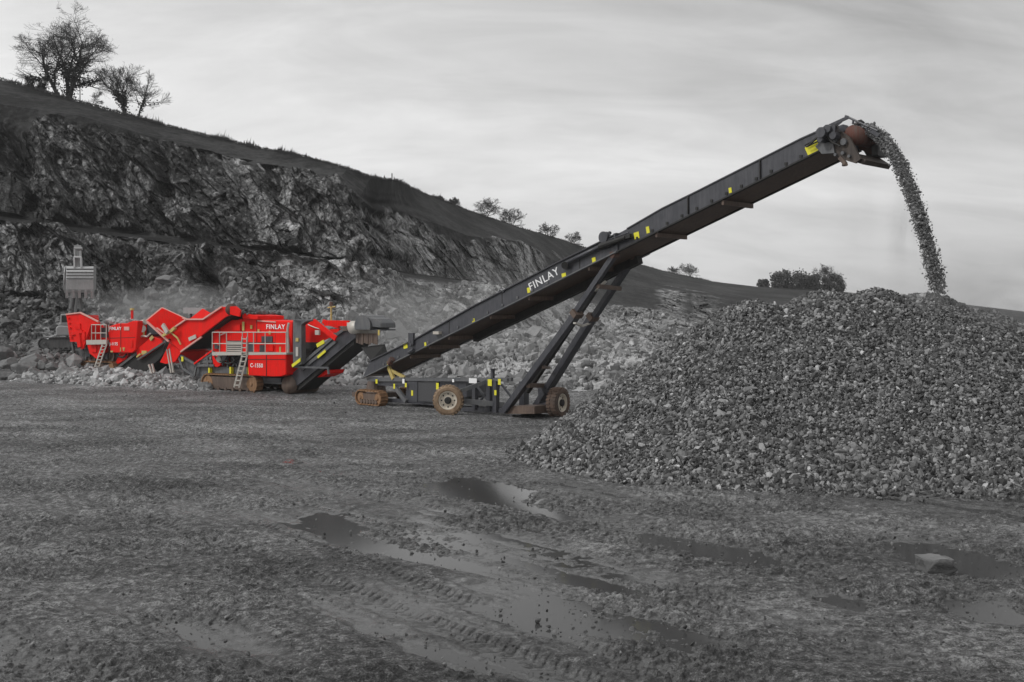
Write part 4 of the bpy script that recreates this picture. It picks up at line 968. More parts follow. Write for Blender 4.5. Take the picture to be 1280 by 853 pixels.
# ------------------------------------------------------------------ left red crusher
thj = math.radians(-30)
Aj = P(121, 468, 75.0); jw = Frame((Aj[0], Aj[1], Aj[2]), thj)
J = thing('jaw_crusher', 'red tracked jaw crusher at the left, standing on the gravel bank', 'crusher', jw.A, thj)
crawler(J, jw(100, 460, .1)[0], jw(142, 460, .1)[0], .1, .65, 0, .85)
crawler(J, jw(100, 460, .1)[0], jw(142, 460, .1)[0], 2.3, 2.85, 0, .85)
hp = pr(jw, 'feed_hopper', [(82.7, 393.3), (100.5, 391.3), (123, 402.5), (124, 405), (113, 407), (107, 426), (104, 436), (101, 437), (98, 427.5), (87.7, 427.5)], .1, .22, 'red', J)
pr(jw, 'feed_hopper', [(82.7, 393.3), (100.5, 391.3), (123, 402.5), (124, 405), (113, 407), (107, 426), (87.7, 427.5)], 2.7, 2.82, 'red', J)
pr(jw, 'hopper_end_plate', [(82.7, 394), (84.5, 394), (89.5, 427), (87.7, 427)], .22, 2.7, 'red', J, plane=.1)
pr(jw, 'hopper_floor', [(87.7, 424), (107, 422), (107, 426), (87.7, 427.3)], .22, 2.7, 'red', J, plane=.1)
m = MB()
for q0, q1 in (((82.7, 393.2), (100.5, 391.0)), ((100.5, 391.0), (123, 402.3))): m.beam(jw.P3(*q0, .06), jw.P3(*q1, .06), .10, .09)
m.build('worn_edge', 'redlight', J)
m = MB()
for i in range(5): x = 84.2 + i * .9; y = 398 + i * 6; m.beam(jw.P3(x, y, .04), jw.P3(x + 2.2, y, .04), .08, .1)
m.beam(jw.P3(88, 418, .05), jw.P3(103, 414.5, .05), .08, .22); m.beam(jw.P3(97.5, 417, .04), jw.P3(100, 434, .04), .12, .34); m.build('hopper_rib', 'red', J)
pr(jw, 'hopper_underframe', [(90, 427.5), (107, 427.5), (109, 440), (107, 452), (98, 452), (91, 443)], .6, 2.3, 'grey', J)
m = MB(); m.beam(jw.P3(91, 428, .4), jw.P3(93, 443, .4), .14, .2); m.beam(jw.P3(93, 443, .4), jw.P3(104, 453, .4), .14, .2); m.beam(jw.P3(95, 437.3, .3), jw.P3(104, 437.3, .3), .1, .12); m.build('feeder_frame', 'dexc', J)
bxj = pr(jw, 'engine_housing', [(134.5, 408.5), (148, 404.5), (158, 404.5), (166, 401.2), (172.5, 401.2), (169.5, 437.5), (165, 441.4), (137.8, 441)], .1, 2.7, 'red', J, bev=.04)
pr(jw, 'yellow_sticker', [(138, 438.6), (141, 438.6), (141, 440.5), (138, 440.5)], .07, .1, 'yellowp', J)
pr(jw, 'yellow_sticker', [(150, 434.6), (151, 434.6), (151, 439.5), (150, 439.5)], .07, .1, 'yellowp', J)
pr(jw, 'yellow_sticker', [(153, 434.6), (156, 434.6), (155, 439.0), (154, 439.0)], .07, .1, 'yellowp', J)
lettering('FINLAY', J, jw(144.5, 411, .1), .30, 0, .075, bold=.012, sx=1.1)
lettering('J-1175', J, jw(142.5, 430.3, .1), .28, 0, .075, bold=.012)
pr(jw, 'crusher_body', [(107, 408), (134.5, 405), (137, 441), (107, 431)], .9, 2.3, 'red', J)
pr(jw, 'lower_guard', [(109, 431.4), (130, 431.4), (129, 440), (121, 449), (112, 442)], .25, .9, 'red', J)
m = MB()
for x, r_ in ((113.5, .62), (137, .55)): c = jw(x, 444.5, .7); m.lathe((c[0], .62, c[1]), (0, 1, 0), [(0, 0), (r_ * .4, 0), (r_ * .45, .08), (r_ * .8, .08), (r_ * .85, -.02), (r_, -.02), (r_, .3), (0, .3)], 24)
m.build('flywheel', 'brownsteel', J)
pr(jw, 'chassis', [(104, 444), (172, 442), (170, 452), (150, 457), (104, 455)], .8, 2.2, 'dexc', J)
plj = pr(jw, 'walkway', [(107.6, 425.3), (132.4, 425.0), (132.6, 430.6), (107.8, 431.0)], -.1, .8, 'galv', J)
handrail(plj, jw, [(114.5, 425), (119.5, 425), (126, 425), (133, 425)], 406.2, 416.5, 425, -.08)
m = MB(); m.tube(jw.P3(133, 406, -.08), jw.P3(133, 431, -.08), .04, n=6); m.tube(jw.P3(136, 406, -.08), jw.P3(136, 415, -.08), .03, n=6); m.build('rail_post', 'galv', plj)
ladder(plj, jw.P3(116.5, 464.5, -.2), jw.P3(128, 431, -.1), .42, 8)
pr(jw, 'power_pack', [(167, 404), (183, 401), (187, 418), (182, 421.5), (170, 421)], .9, 2.2, 'dark', J)
m = MB(); m.tube(jw.P3(168, 417, .6), jw.P3(176, 413, .6), .22, n=12); m.tube(jw.P3(172, 408, .7), jw.P3(182, 402, .7), .20, n=12); m.tube(jw.P3(177.5, 411, .5), jw.P3(178, 411, .9), .25, n=14); m.build('exhaust_pipe', 'galv', J)
cj = pr(jw, 'main_conveyor_side', [(170, 437.5), (190, 421), (199, 424), (204, 430), (176, 449), (172, 446)], .3, .42, 'red', J)
pr(jw, 'main_conveyor', [(143.6, 462), (170, 443.6), (205, 425), (213, 430), (198, 450), (182, 464), (150, 465)], .45, 2.3, 'black', J)
m = MB(); m.beam(jw.P3(146, 461, .38), jw.P3(172, 441, .38), .1, .16); m.beam(jw.P3(172, 450, .25), jw.P3(207, 427, .25), .08, .12); m.build('conveyor_rail', 'dexc', J)
m = MB(); m.beam(jw.P3(171, 446.5, .25), jw.P3(176, 442.5, .25), .08, .12); m.beam(jw.P3(188, 425, .22), jw.P3(191, 421, .22), .08, .22); m.build('yellow_stripe', 'yellowp', J)
pr(jw, 'side_chute', [(150, 441.5), (160, 441.5), (158, 449), (147, 455), (143, 458), (145, 452)], .5, 1.1, 'red', J)
m = MB(); a_ = jw.P3(165.2, 401, 1.8); m.tube(a_, (a_[0], 1.8, jw(165, 388, 1.8)[1]), .09, n=8); ms = m.build('beacon_mast', 'red', J)
MB().tube((a_[0], 1.8, jw(165, 388, 1.8)[1]), (a_[0], 1.8, jw(165, 385.4, 1.8)[1]), .17, .13, n=10).build('beacon', 'yellowp', ms)
pts = []; szs = []
for i in range(160):
    a_ = rgm.uniform(0, 1); x, z = jw(136 + 28 * a_, np.interp(a_, [0, .35, .7, 1], [405, 398, 401, 403]) + rgm.uniform(0, 6), 1.2); v_ = rgm.uniform(.4, 2.4)
    pts.append(np.append(jw.A[:2] + jw.d * x + jw.n * v_, jw.A[2] + z)); szs.append(rgm.uniform(.2, .5))
M['paledust'] = mat_stone('pale dusty ore', 0.25, 0.5, 6, 0.9)
lump_load('piled_rock', pts, szs, 'pale dusty rock heaped over the top of the left red crusher', 'rock', 9, mat='paledust')

# ------------------------------------------------------------------ excavator
thx = math.radians(8)
Ax = P(67, 437.5, 83.0); ex = Frame((Ax[0], Ax[1], Ax[2]), thx)
E = thing('excavator', 'grey tracked excavator holding its toothed bucket up behind the left red crusher', 'excavator', ex.A, thx)
crawler(E, ex(47, 430)[0], ex(104, 430)[0], 0, .6, 0, .92, 'dexc', 'dexc')
crawler(E, ex(47, 430)[0], ex(104, 430)[0], 2.4, 3.0, 0, .92, 'dexc', 'dexc')
pr(ex, 'undercarriage', [(60, 428), (92, 428), (90, 422), (62, 422)], .6, 2.4, 'dexc', E)
pr(ex, 'upper_body', [(70, 420), (100, 420), (104, 408), (72, 407), (69, 411)], .1, 2.9, 'gexc', E, bev=.08)
cb_ = pr(ex, 'cab', [(74.5, 407), (92, 407), (92, 392.5), (75.5, 392.5)], .2, 1.4, 'gexc', E, bev=.06)
pr(ex, 'cab_window', [(77, 403), (90, 403), (90, 394.5), (77, 394.5)], .17, .2, 'black', cb_)
m = MB(); m.prism(ex.poly([(93, 407), (97, 372), (100, 345), (99, 312), (97, 305), (94, 312), (92, 345), (84, 404)], 1.9), 1.75, 2.2); m.build('boom', 'gexc', E)
m = MB(); m.beam(ex.P3(97, 308, 1.4), ex.P3(97.5, 336, .9), .5, .45); m.tube(ex.P3(93.5, 312, 1.0), ex.P3(95, 334, .8), .09, n=8); m.tube(ex.P3(101, 314, 1.0), ex.P3(100, 334, .8), .09, n=8); m.tube(ex.P3(92.5, 311, 1.1), ex.P3(103, 311, 1.1), .12, n=8); m.build('arm', 'gexc', E)
m = MB(); m.tube(ex.P3(88, 402, 1.3), ex.P3(92, 372, 1.3), .14, n=10); m.tube(ex.P3(103, 402, 1.3), ex.P3(100, 372, 1.3), .14, n=10); m.build('boom_cylinder', 'dexc', E)
m = MB()
for x in (88, 107): m.tube(ex.P3(x, 389, .5), ex.P3(x, 386, .5), .22, n=10)
m.build('work_lamp', 'dexc', E)
# bucket: back shell curled towards the camera, ribs and teeth
bk = MB(); prof = [(333, .9), (334, .55), (340, .30), (350, .18), (362, .30), (366, .45)]
ring = []
for (yy, vv) in prof:
    q0 = ex.P3(82.8 - (yy - 333) * .04, yy, vv); q1 = ex.P3(116.8 , yy, vv); ring.append((q0, q1))
vs = []; fs = []
for q0, q1 in ring: vs += [q0, q1, (q0[0], q0[1] + .07, q0[2]), (q1[0], q1[1] + .07, q1[2])]
for i in range(len(ring) - 1):
    a_ = i * 4; b_ = a_ + 4; fs += [(a_, a_ + 1, b_ + 1, b_), (a_ + 2, b_ + 2, b_ + 3, a_ + 3), (a_, b_, b_ + 2, a_ + 2), (a_ + 1, a_ + 3, b_ + 3, b_ + 1)]
bk.add(vs, fs)
for sx_ in (0, 1):
    pl_ = [(ring[i][sx_][1], ring[i][sx_][2]) for i in range(len(ring))] + [(1.6, ring[-1][0][2] + .3), (1.7, ring[0][0][2])]
    x = ring[0][sx_][0]; n_ = len(pl_)
    bk.add([(x - .03, a_, b_) for a_, b_ in pl_] + [(x + .03, a_, b_) for a_, b_ in pl_], [tuple(range(n_)), tuple(range(2 * n_ - 1, n_ - 1, -1))] + [(i, (i + 1) % n_, n_ + (i + 1) % n_, n_ + i) for i in range(n_)])
bko = bk.build('bucket', 'buck', E)
for yy, vv in ((336.5, .40), (340.5, .24), (344.5, .16), (348.5, .14)):
    m = MB(); m.beam(ex.P3(83, yy, vv), ex.P3(116.8, yy, vv), .05, .07); m.build('wear_bar', 'dexc', bko)
for i in range(5):
    x = 83.5 + i * 7.9; m = MB(); q0, q1 = ex.P3(x, 363, .35), ex.P3(x, 372.5, .5)
    m.beam(q0, q1, .20, .16); m.build('tooth', 'buck', bko)

# panel joints, hoses, bolts and small fittings of the crushers
def seam(fr, par, q0, q1, v, w_=.03, mat='black'):
    m = MB(); m.beam(fr.P3(*q0, v), fr.P3(*q1, v), w_, w_); return m.build('panel_joint', mat, par)
for q0, q1, v in (((344.5, 401.5), (344.5, 441), .735), ((321, 400), (321, 428), .745), ((303, 428.5), (344, 428.5), .745), ((333, 443.5), (333, 470), .01), ((309, 449.5), (357, 449.5), .01), ((309.5, 443), (309.5, 469.6), .012), ((275, 402), (275, 440), .79), ((303, 403.5), (303, 440), .745)):
    seam(cr, C, q0, q1, v)
for q0, q1, v in (((151, 404.5), (151, 441), .09), ((137, 423), (169, 422), .09), ((134.6, 409), (137.8, 441), .09)): seam(jw, J, q0, q1, v)
def hose(fr, par, pts, v, r_=.04, mat='black'):
    m = MB(); q = [fr.P3(a, b, v) for a, b in pts]
    for a, b in zip(q[:-1], q[1:]): m.tube(a, b, r_, n=6)
    return m.build('hose', mat, par)
hose(cr, C, [(268, 444), (270, 449), (275, 452), (281, 451), (284, 446)], .3)
hose(cr, C, [(276, 446), (279, 453), (286, 455), (293, 452), (297, 446)], .36, .05)
hose(cr, C, [(359, 420), (361, 434), (360, 446), (363, 452)], .6, .06, 'galv')
hose(cr, C, [(361, 404), (359.5, 412), (360.5, 440), (359, 462)], .3, .07, 'galv')
hose(cr, C, [(378, 440), (384, 436), (390, 438), (396, 433)], .9, .04)
hose(cr, C, [(206, 414), (214, 416), (222, 423), (226, 431)], .0, .05, 'yellowp')
hose(cr, C, [(212, 424), (206, 432), (204, 440)], .1, .05)
hose(jw, J, [(92, 428), (95, 433), (101, 432), (106, 428)], .3, .06)
hose(jw, J, [(146, 441), (148, 446), (154, 447), (158, 443)], .3, .06)
hose(jw, J, [(172, 424), (178, 420), (184, 421), (188, 417)], .5, .06, 'galv')
for (px, py, w_, h_, v, mt) in ((337, 435, .5, .35, .66, 'red'), (327, 436, .35, .4, .66, 'dark'), (270, 422, .4, .9, .66, 'red'), (270, 433, .3, .3, .66, 'dark'), (296, 410, .5, .35, .68, 'red'), (280, 447, .4, .4, .3, 'dark'), (300, 450, .5, .5, .5, 'dark'), (341, 475, 1.2, .25, .5, 'dark'), (371, 440, .18, .5, .04, 'galv'), (371, 425, .2, .2, .04, 'yellowp'), (396, 416, .3, .25, .4, 'galv'), (437, 407, .4, .3, .4, 'galv'), (431, 411, .35, .25, .4, 'brownsteel')):
    c = cr(px, py, v); m = MB(); m.box(c[0] - w_ / 2, c[0] + w_ / 2, v, v + .12, c[1] - h_ / 2, c[1] + h_ / 2); m.build('fitting', mt, C, bev=.01)
for (px, py, w_, h_, v, mt) in ((97, 408, .5, .4, .02, 'red'), (104, 420, .3, .6, .02, 'red'), (117, 436, .5, .5, .16, 'red'), (158, 411, .5, .25, .05, 'redlight'), (163, 430, .4, .5, .05, 'red'), (130, 416, .6, .7, .8, 'dark'), (176, 418, .5, .4, .6, 'yellowp'), (110, 441, .4, .6, .5, 'dark'), (130, 445, .7, .4, .5, 'dark'), (180, 441, .5, .25, .25, 'yellowp')):
    c = jw(px, py, v); m = MB(); m.box(c[0] - w_ / 2, c[0] + w_ / 2, v, v + .12, c[1] - h_ / 2, c[1] + h_ / 2); m.build('fitting', mt, J, bev=.01)
# idler roller brackets and bolts along the stacking conveyor
for k in range(30):
    x = 480 + k * 18.6; y = 472.6 - (x - 453) * .4968
    if 700 < x < 790: continue
    c = off(st(x, y), .06); m = MB(); m.box(c[0] - .05, c[0] + .05, -.035 if x < 760 else .02, .05, c[1] + .02, c[1] + .12); m.build('idler_bracket', 'black' if x > 760 else 'grey', S)
for x, y0_, y1_ in ((562, 399, 419), (628, 366, 384), (725, 316, 336), (860, 245.5, 268), (950, 200, 224)):
    m = MB(); m.beam(st.P3(x, y0_, .02), st.P3(x, y1_, .02), .04, .06); m.build('plate_joint', 'black', S)

# fittings on the conveyor head and the excavator linkage
for (px, py, v, r_) in ((1040, 186, -.1, .05), (1047, 194, -.1, .05), (1056, 192, -.1, .06), (1064, 196, -.1, .05), (1046, 176, -.12, .09), (1057, 178, -.1, .11)):
    c = st(px, py); m = MB(); m.tube((c[0], v - .06, c[1]), (c[0], v + .08, c[1]), r_, n=8); m.build('bolt', 'grey', S)
hose(st, S, [(1010, 183), (1022, 172), (1033, 170), (1040, 178), (1050, 183)], -.3, .03)
hose(st, S, [(1028, 165), (1036, 158), (1046, 157), (1050, 166)], -.2, .03)
m = MB(); m.prism(st.poly([(1039, 158), (1050, 154), (1053, 162), (1048, 170), (1041, 168)]), .2, .5); m.build('gearbox', 'dark', S, bev=.03)
for x in (93, 101.5):
    m = MB(); m.beam(ex.P3(x, 322, .7), ex.P3(x + .5, 335, .6), .12, .3); m.build('link_plate', 'buck', E)
m = MB(); m.tube(ex.P3(92.5, 322, .7), ex.P3(102, 322, .7), .1, n=8); m.build('link_pin', 'buck', E)

# ================================================================== trees
t = NT('bare bark'); t.l(t.ramp(t.noise(t.pos(), 5, 4), [(0.3, 0.02), (0.7, 0.06)]), t.b.inputs['Base Color']); t.b.inputs['Roughness'].default_value = 0.9; M['bark'] = t.m
t = NT('ivy leaf'); t.l(t.ramp(t.noise(t.pos(), 3, 3), [(0.3, 0.02), (0.7, 0.05)]), t.b.inputs['Base Color']); t.b.inputs['Roughness'].default_value = 0.7; M['ivy'] = t.m
t = NT('evergreen leaf'); t.l(t.ramp(t.noise(t.pos(), 1.5, 3), [(0.3, 0.03), (0.7, 0.09)]), t.b.inputs['Base Color']); t.b.inputs['Roughness'].default_value = 0.8; M['leaf'] = t.m
def skyline(px, back=1.0):
    D = float(np.interp(px, kx, tab[:, 15])) + back; y = float(np.interp(px, kx, tab[:, 14]))
    return Vector(((px - 640) / F * D, D, CAMH - (y - HOR) / F * (D - back) - 0.35))
def tube_path(m, pts, rs, n):
    for i in range(len(pts) - 1): m.tube(pts[i], pts[i + 1], rs[i], rs[i + 1], n, False)
def bare_tree(name, label, base, ht, wid, seed, stems=1, lean=(0, 0), ivy=0, depth=5, group=None, cat='tree', spread=0.8, first=0.3, thick=1.0, twig=0.012):
    rd = random.Random(seed); root = thing(name, label, cat, base, 0, group)
    tr = MB(); cr_ = MB(); limbs = []
    def grow(p_, d_, L, r_, k):
        """a leader that runs on through L metres, throwing side limbs all along it"""
        nseg = (7, 6, 5, 4, 3, 2, 2)[min(k, 6)]
        pts = [p_]; rs = [r_]; d = d_.copy()
        for i in range(nseg):
            d = (d + Vector((rd.gauss(0, .13), rd.gauss(0, .13), rd.gauss(.03, .09)))).normalized()
            pts.append(pts[-1] + d * L / nseg); rs.append(max(r_ * (1 - .8 * (i + 1) / nseg), twig * (.5 if k > 3 else .8)))
        tube_path(tr if k < 2 else cr_, pts, rs, 7 if k < 2 else (4 if k < 4 else 3))
        if k < 2: limbs.append((pts, rs))
        if k >= depth - 1: return
        n_s = (8, 7, 6, 4, 2, 2)[min(k, 5)]
        for i in range(n_s):
            f_ = (first if k == 0 else .18) + (1 - (first if k == 0 else .18)) * (i + rd.random()) / n_s
            q_ = f_ * nseg; a0 = min(int(q_), nseg - 1); q = pts[a0].lerp(pts[a0 + 1], q_ - a0); dd = (pts[a0 + 1] - pts[a0]).normalized()
            az = rd.uniform(0, 2 * math.pi) if k else i * 2.4 + rd.uniform(-.5, .5)
            e = Vector((math.cos(az) * wid, math.sin(az) * wid, rd.uniform(-.2, .25)))
            e = (e - dd * e.dot(dd)).normalized(); an = spread * rd.uniform(.75, 1.35)
            nd = (dd * math.cos(an) + e * math.sin(an)).normalized()
            grow(q, nd, L * rd.uniform(.45, .75) * (1.25 - .6 * f_), max(rs[a0] * rd.uniform(.5, .75), twig), k + 1)
    L0 = ht * .80
    for j in range(stems):
        off_ = Vector((rd.uniform(-.3, .3) * (stems > 1), rd.uniform(-.2, .2), 0))
        sp_ = (j - (stems - 1) / 2) * (.55 if stems > 2 else .22)
        d0 = Vector((lean[0] + sp_ + rd.uniform(-.1, .1), lean[1] + rd.uniform(-.2, .2) * (stems > 1), 1)).normalized()
        grow(off_, d0, L0 * rd.uniform(.86, 1) if stems > 1 else L0, ht * .035 * thick, 0)
    tr.build('trunk', 'bark', root); cr_.build('crown', 'bark', root)
    if ivy:
        iv = MB()
        for pts, rs in limbs:
            for i in range(len(pts) - 1):
                if pts[i].z > ht * .5: continue
                for k in range(int(ivy * (1 if pts[i].z < ht * .4 else .45))):
                    a_ = pts[i].lerp(pts[i + 1], rd.random()); o_ = Vector((rd.gauss(0, 1), rd.gauss(0, 1), rd.gauss(0, 1))) * (rs[i] * 1.1 + .14)
                    c_ = a_ + o_; u = Vector((rd.gauss(0, 1), rd.gauss(0, 1), rd.gauss(0, 1))).normalized() * .11; w_ = u.cross(Vector((rd.gauss(0, 1), rd.gauss(0, 1), rd.gauss(0, 1)))).normalized() * .11
                    iv.add([c_ - u, c_ + w_, c_ + u, c_ - w_], [(0, 1, 2, 3)])
        me = bpy.data.meshes.new('ivy'); me.from_pydata(iv.v, [], iv.f); me.materials.append(M['ivy']); link('ivy', me, root)
    return root
mpx_ = lambda D: D / F
def sk_h(px, hpx): return hpx * float(np.interp(px, kx, tab[:, 15])) / F
bare_tree('bare_tree', 'tall bare tree with ivy on its forked trunk, crown leaning left, leftmost on the ridge', skyline(77), sk_h(77, 84), .95, 5, 1, (-.62, 0), 45, 6, 'bare trees on the left ridge', thick=1.0, spread=.8)
bare_tree('bare_tree', 'largest bare tree on the ridge with a broad round crown and thick ivy clad trunk', skyline(86), sk_h(86, 108), 1.05, 14, 2, (0.04, 0), 60, 6, 'bare trees on the left ridge', thick=.85)
bare_tree('bare_tree', 'slender bare tree, first of three thin ones right of the big ivy clad tree', skyline(154), sk_h(150, 62), .8, 21, 1, (-.10, 0), 20, 5, 'bare trees on the left ridge', thick=.6, spread=.5)
bare_tree('bare_tree', 'slender bare tree with dark ivy at its foot, middle of the three thin ridge trees', skyline(158), sk_h(155, 64), .8, 33, 1, (.08, 0), 50, 5, 'bare trees on the left ridge', thick=.65, spread=.5)
bare_tree('bare_tree', 'slender bare tree leaning right, last of the three thin ridge trees', skyline(173), sk_h(167, 62), 1.0, 47, 1, (.24, 0), 8, 5, 'bare trees on the left ridge', thick=.7, spread=.6)
bare_tree('bush', 'small twiggy bush left of the big ivy clad trees', skyline(45), sk_h(45, 24), 1.1, 51, 2, (0, 0), 25, 4, None, 'bush', thick=.6)
bare_tree('sapling', 'thin leaning sapling between the big ivy clad tree and the three slender ones', skyline(112), sk_h(112, 26), 1.0, 52, 1, (.5, 0), 0, 4, None, 'sapling', thick=.5)
shr = [(551, 9, 1.3, 'tiny dark shrub at the upper left end of the ridge shrubs'), (569, 13, 1.1, 'small upright shrub just before the larger round ridge shrubs'),
       (606, 27, 1.2, 'largest round bare shrub on the middle of the ridge'), (640, 25, 1.2, 'second round bare shrub down the ridge, right of the largest'),
       (684, 19, 1.3, 'pale wispy shrub on the ridge, third round one down the slope'), (717, 17, 1.4, 'pale wispy shrub lowest on the ridge before the conveyor'),
       (842, 10, 1.6, 'low faint shrub on the ridge just right of the conveyor underside'), (862, 18, 1.4, 'wide faint shrub on the far ridge right of the lift legs')]
for i, (px, hh_, wd_, lb) in enumerate(shr):
    bare_tree('ridge_shrub', lb, skyline(px, .6), sk_h(px, hh_) * 1.0, wd_, 60 + i, 3, (0, 0), 0, 4, 'shrubs along the ridge', 'shrub', spread=.85, first=.1, thick=.6, twig=.018)
bare_tree('bare_tree', 'bare far tree rising behind the dark evergreens beside the stone heap', skyline(1032, 6), sk_h(1032, 34), 1.2, 80, 2, (0, 0), 0, 5, 'far trees behind the heap', thick=.5, twig=.022)
def evergreen(px, hpx, wpx, seed, label):
    b = skyline(px, 2.0); D = b.y; rd = random.Random(seed); root = thing('evergreen_tree', label, 'tree', b, 0, 'far trees behind the heap')
    h_ = hpx * D / F; w_ = wpx * D / F / 2
    MB().tube((0, 0, 0), (0, 0, h_ * .5), .25, .12, 8).build('trunk', 'bark', root)
    m = MB(); cl_ = [(rd.uniform(-1, 1) * w_ * .75, rd.uniform(-1, 1) * w_ * .6, h_ * rd.uniform(.05, .82)) for _ in range(40)]
    for cx, cy, cz in cl_:
        rr2 = w_ * rd.uniform(.28, .48) * (1.15 - .5 * cz / h_)
        for k in range(110):
            q = Vector((rd.gauss(0, .42), rd.gauss(0, .42), rd.gauss(0, .38))) * rr2 + Vector((cx, cy, cz))
            u = Vector((rd.gauss(0, 1), rd.gauss(0, 1), rd.gauss(0, 1))).normalized() * .22; w2 = u.cross(Vector((rd.gauss(0, 1), rd.gauss(0, 1), rd.gauss(0, 1)))).normalized() * .2
            m.add([q - u, q + w2, q + u, q - w2], [(0, 1, 2, 3)])
    me = bpy.data.meshes.new('crown'); me.from_pydata(m.v, [], m.f); me.materials.append(M['leaf']); link('crown', me, root)
evergreen(954, 13, 13, 1, 'smallest dark evergreen, leftmost of the far trees beside the heap')
evergreen(984, 24, 44, 2, 'widest dark evergreen among the far trees left of the heap top')
evergreen(1012, 20, 30, 3, 'dark evergreen half hidden by the heap, right of the widest one')
evergreen(1040, 24, 30, 4, 'dark evergreen closest to the top of the heap')
m = MB(); p_ = skyline(100, -.3); post = thing('lamp_post', 'short pale post with a bent top right of the big ivy clad tree', 'post', p_)
m.tube((0, 0, 0), (0, 0, 2.1), .06, .05, 6); m.beam((0, 0, 2.1), (.35, 0, 2.05), .08, .12); m.build('post', 'dexc', post)
m = MB(); p_ = skyline(490, -.2); mk = m.beam((0, 0, 0), (0, 0, 1.1), .12, .12).build('marker_post', 'dexc'); mk.location = p_; tag(mk, 'tiny marker post on the ridge hump above the rock buttress', 'post')
# grass fringe on the skyline
rg = np.random.default_rng(77); n = 9000
gx = rg.uniform(-5, 900, n); Dg = np.interp(gx, kx, tab[:, 15]) + rg.uniform(-1.5, .5, n); yg = np.interp(gx, kx, tab[:, 14])
zg = CAMH - (yg - HOR) / F * np.interp(gx, kx, tab[:, 15]) - .12
hg = np.clip(rg.lognormal(-1.5, .45, n), .08, .8) * (0.6 + 0.9 * np.clip(fbm(np.stack([gx * .06, gx * 0, gx * 0], 1), 2, 5), 0, 1)); wg = .03 + .05 * rg.random(n)
bx = (gx - 640) / F * Dg; ln = rg.normal(0, .3, n) * hg
vv_ = np.stack([np.stack([bx - wg, Dg, zg], 1), np.stack([bx + wg, Dg, zg], 1), np.stack([bx + ln, Dg, zg + hg], 1)], 1).reshape(-1, 3)
tag(link('grass_fringe', np_mesh('grass_fringe', vv_, np.arange(n * 3).reshape(-1, 3), M['bark'])), 'rough grass standing along the top of the ridge', 'grass', kind='stuff')

# ================================================================== boulders
import bmesh
def boulder(name, label, px, py, wpx, hpx, D, seed, tone=.5, group='boulders at the left of the quarry floor', mat='boulder', boxy=.5, ztop=None):
    rg_ = np.random.default_rng(seed); b = bmesh.new(); bmesh.ops.create_icosphere(b, subdivisions=4, radius=1)
    co = np.array([v.co[:] for v in b.verts])
    # clip the ball by random planes: flat broken faces
    for k in range(13):
        nrm = rg_.normal(size=3); nrm[2] *= .8; nrm /= np.linalg.norm(nrm); d_ = rg_.uniform(.55, .82); ov = np.clip(co @ nrm - d_, 0, None); co -= ov[:, None] * nrm
    co *= 1 + .05 * fbm(co * 3 + seed * 5, 4, seed)[:, None]
    wm, hm = wpx * D / F, hpx * D / F
    ext = co.max(0) - co.min(0)
    co = co / ext * np.array([wm, wm * .8, hm])
    for v, c in zip(b.verts, co): v.co = c
    me = bpy.data.meshes.new(name); b.to_mesh(me); b.free(); me.materials.append(M[mat])
    a_ = me.attributes.new('tone', 'FLOAT', 'POINT'); a_.data.foreach_set('value', np.full(len(me.vertices), tone, np.float32))
    o = link(name, me); c = P(px, py, D); o.location = c
    return tag(o, label, 'boulder', group)
bl = [(12, 456, 22, 20, 74, .5, 'rounded grey boulder in the left corner of the frame'), (30, 462, 26, 22, 72.5, .6, 'broad boulder in the middle of the left boulder heap'),
      (8, 470, 20, 16, 71.5, .4, 'low dark boulder at the left edge, foot of the heap'), (40, 451, 30, 18, 74.5, .55, 'long sloping boulder along the top of the left boulder heap'),
      (24, 474, 24, 14, 71, .7, 'pale squat boulder at the foot of the left heap'), (45, 470, 20, 20, 71.3, .5, 'upright boulder right of the middle of the left heap'),
      (56, 472, 26, 18, 70.8, .08, 'dark sharp wedge boulder leaning left of the gravel bank'), (65, 458, 14, 12, 73, .6, 'small pale block perched above the dark wedge boulder'),
      (80, 468, 24, 20, 71.0, .75, 'big pale boulder at the left end of the gravel bank'), (50, 458, 14, 12, 73, .65, 'small block between the heap top and the perched block'),
      (3, 444, 20, 20, 76, .35, 'dark boulder high at the left edge of the frame'), (70, 478, 12, 8, 70.2, .6, 'small stone before the dark wedge boulder'),
      (31, 481, 10, 6, 69.9, .95, 'small bright stone on the floor before the left heap'), (97, 481, 14, 10, 70, .8, 'pale block tilted on the front of the gravel bank')]
for i, (px, py, w_, h_, D_, tn, lb) in enumerate(bl): boulder('boulder', lb, px, py, w_ * 1.1, h_ * 1.1, D_, 200 + i, tn)
for i, (px, py, w_, h_, D_, lb) in enumerate([(193, 368, 16, 14, 87, 'pale block in the scree above the crusher hopper wing'), (216, 362, 18, 14, 87, 'pale block left of the dark slab in the scree'),
      (290, 360, 20, 24, 88, 'rounded pale block right of the dark slab in the scree'), (208, 350, 30, 14, 90, 'flat pale slab on the scree above the two pale blocks'), (176, 302, 14, 10, 96, 'small pale block on the rock ledge above the scree'),
      (672, 385, 14, 9, 100, 'pale block showing above the lower conveyor side'), (478, 390, 16, 14, 84, 'pale block in the scree right above the crusher head hood')]):
    boulder('boulder', lb, px, py, w_ * .75, h_ * .85, D_, 320 + i, .6, 'large blocks in the scree')
# clods lying on the floor before the machines
for i, (px, py, w_, h_, lb) in enumerate([(262, 497, 9, 5, 'dark clod on the floor before the right crusher track'), (281, 516, 9, 5, 'dark clod on the floor right of the pale scrape marks'), (298, 524, 11, 6, 'larger dark clod on the open floor, nearest of three'), (18, 599, 6, 4, 'small dark clod at the left edge of the open floor')]):
    boulder('stone_clod', lb, px, py, w_, h_, gY(py + h_ * .4), 340 + i, .1, 'clods on the floor')['category'] = 'clod'
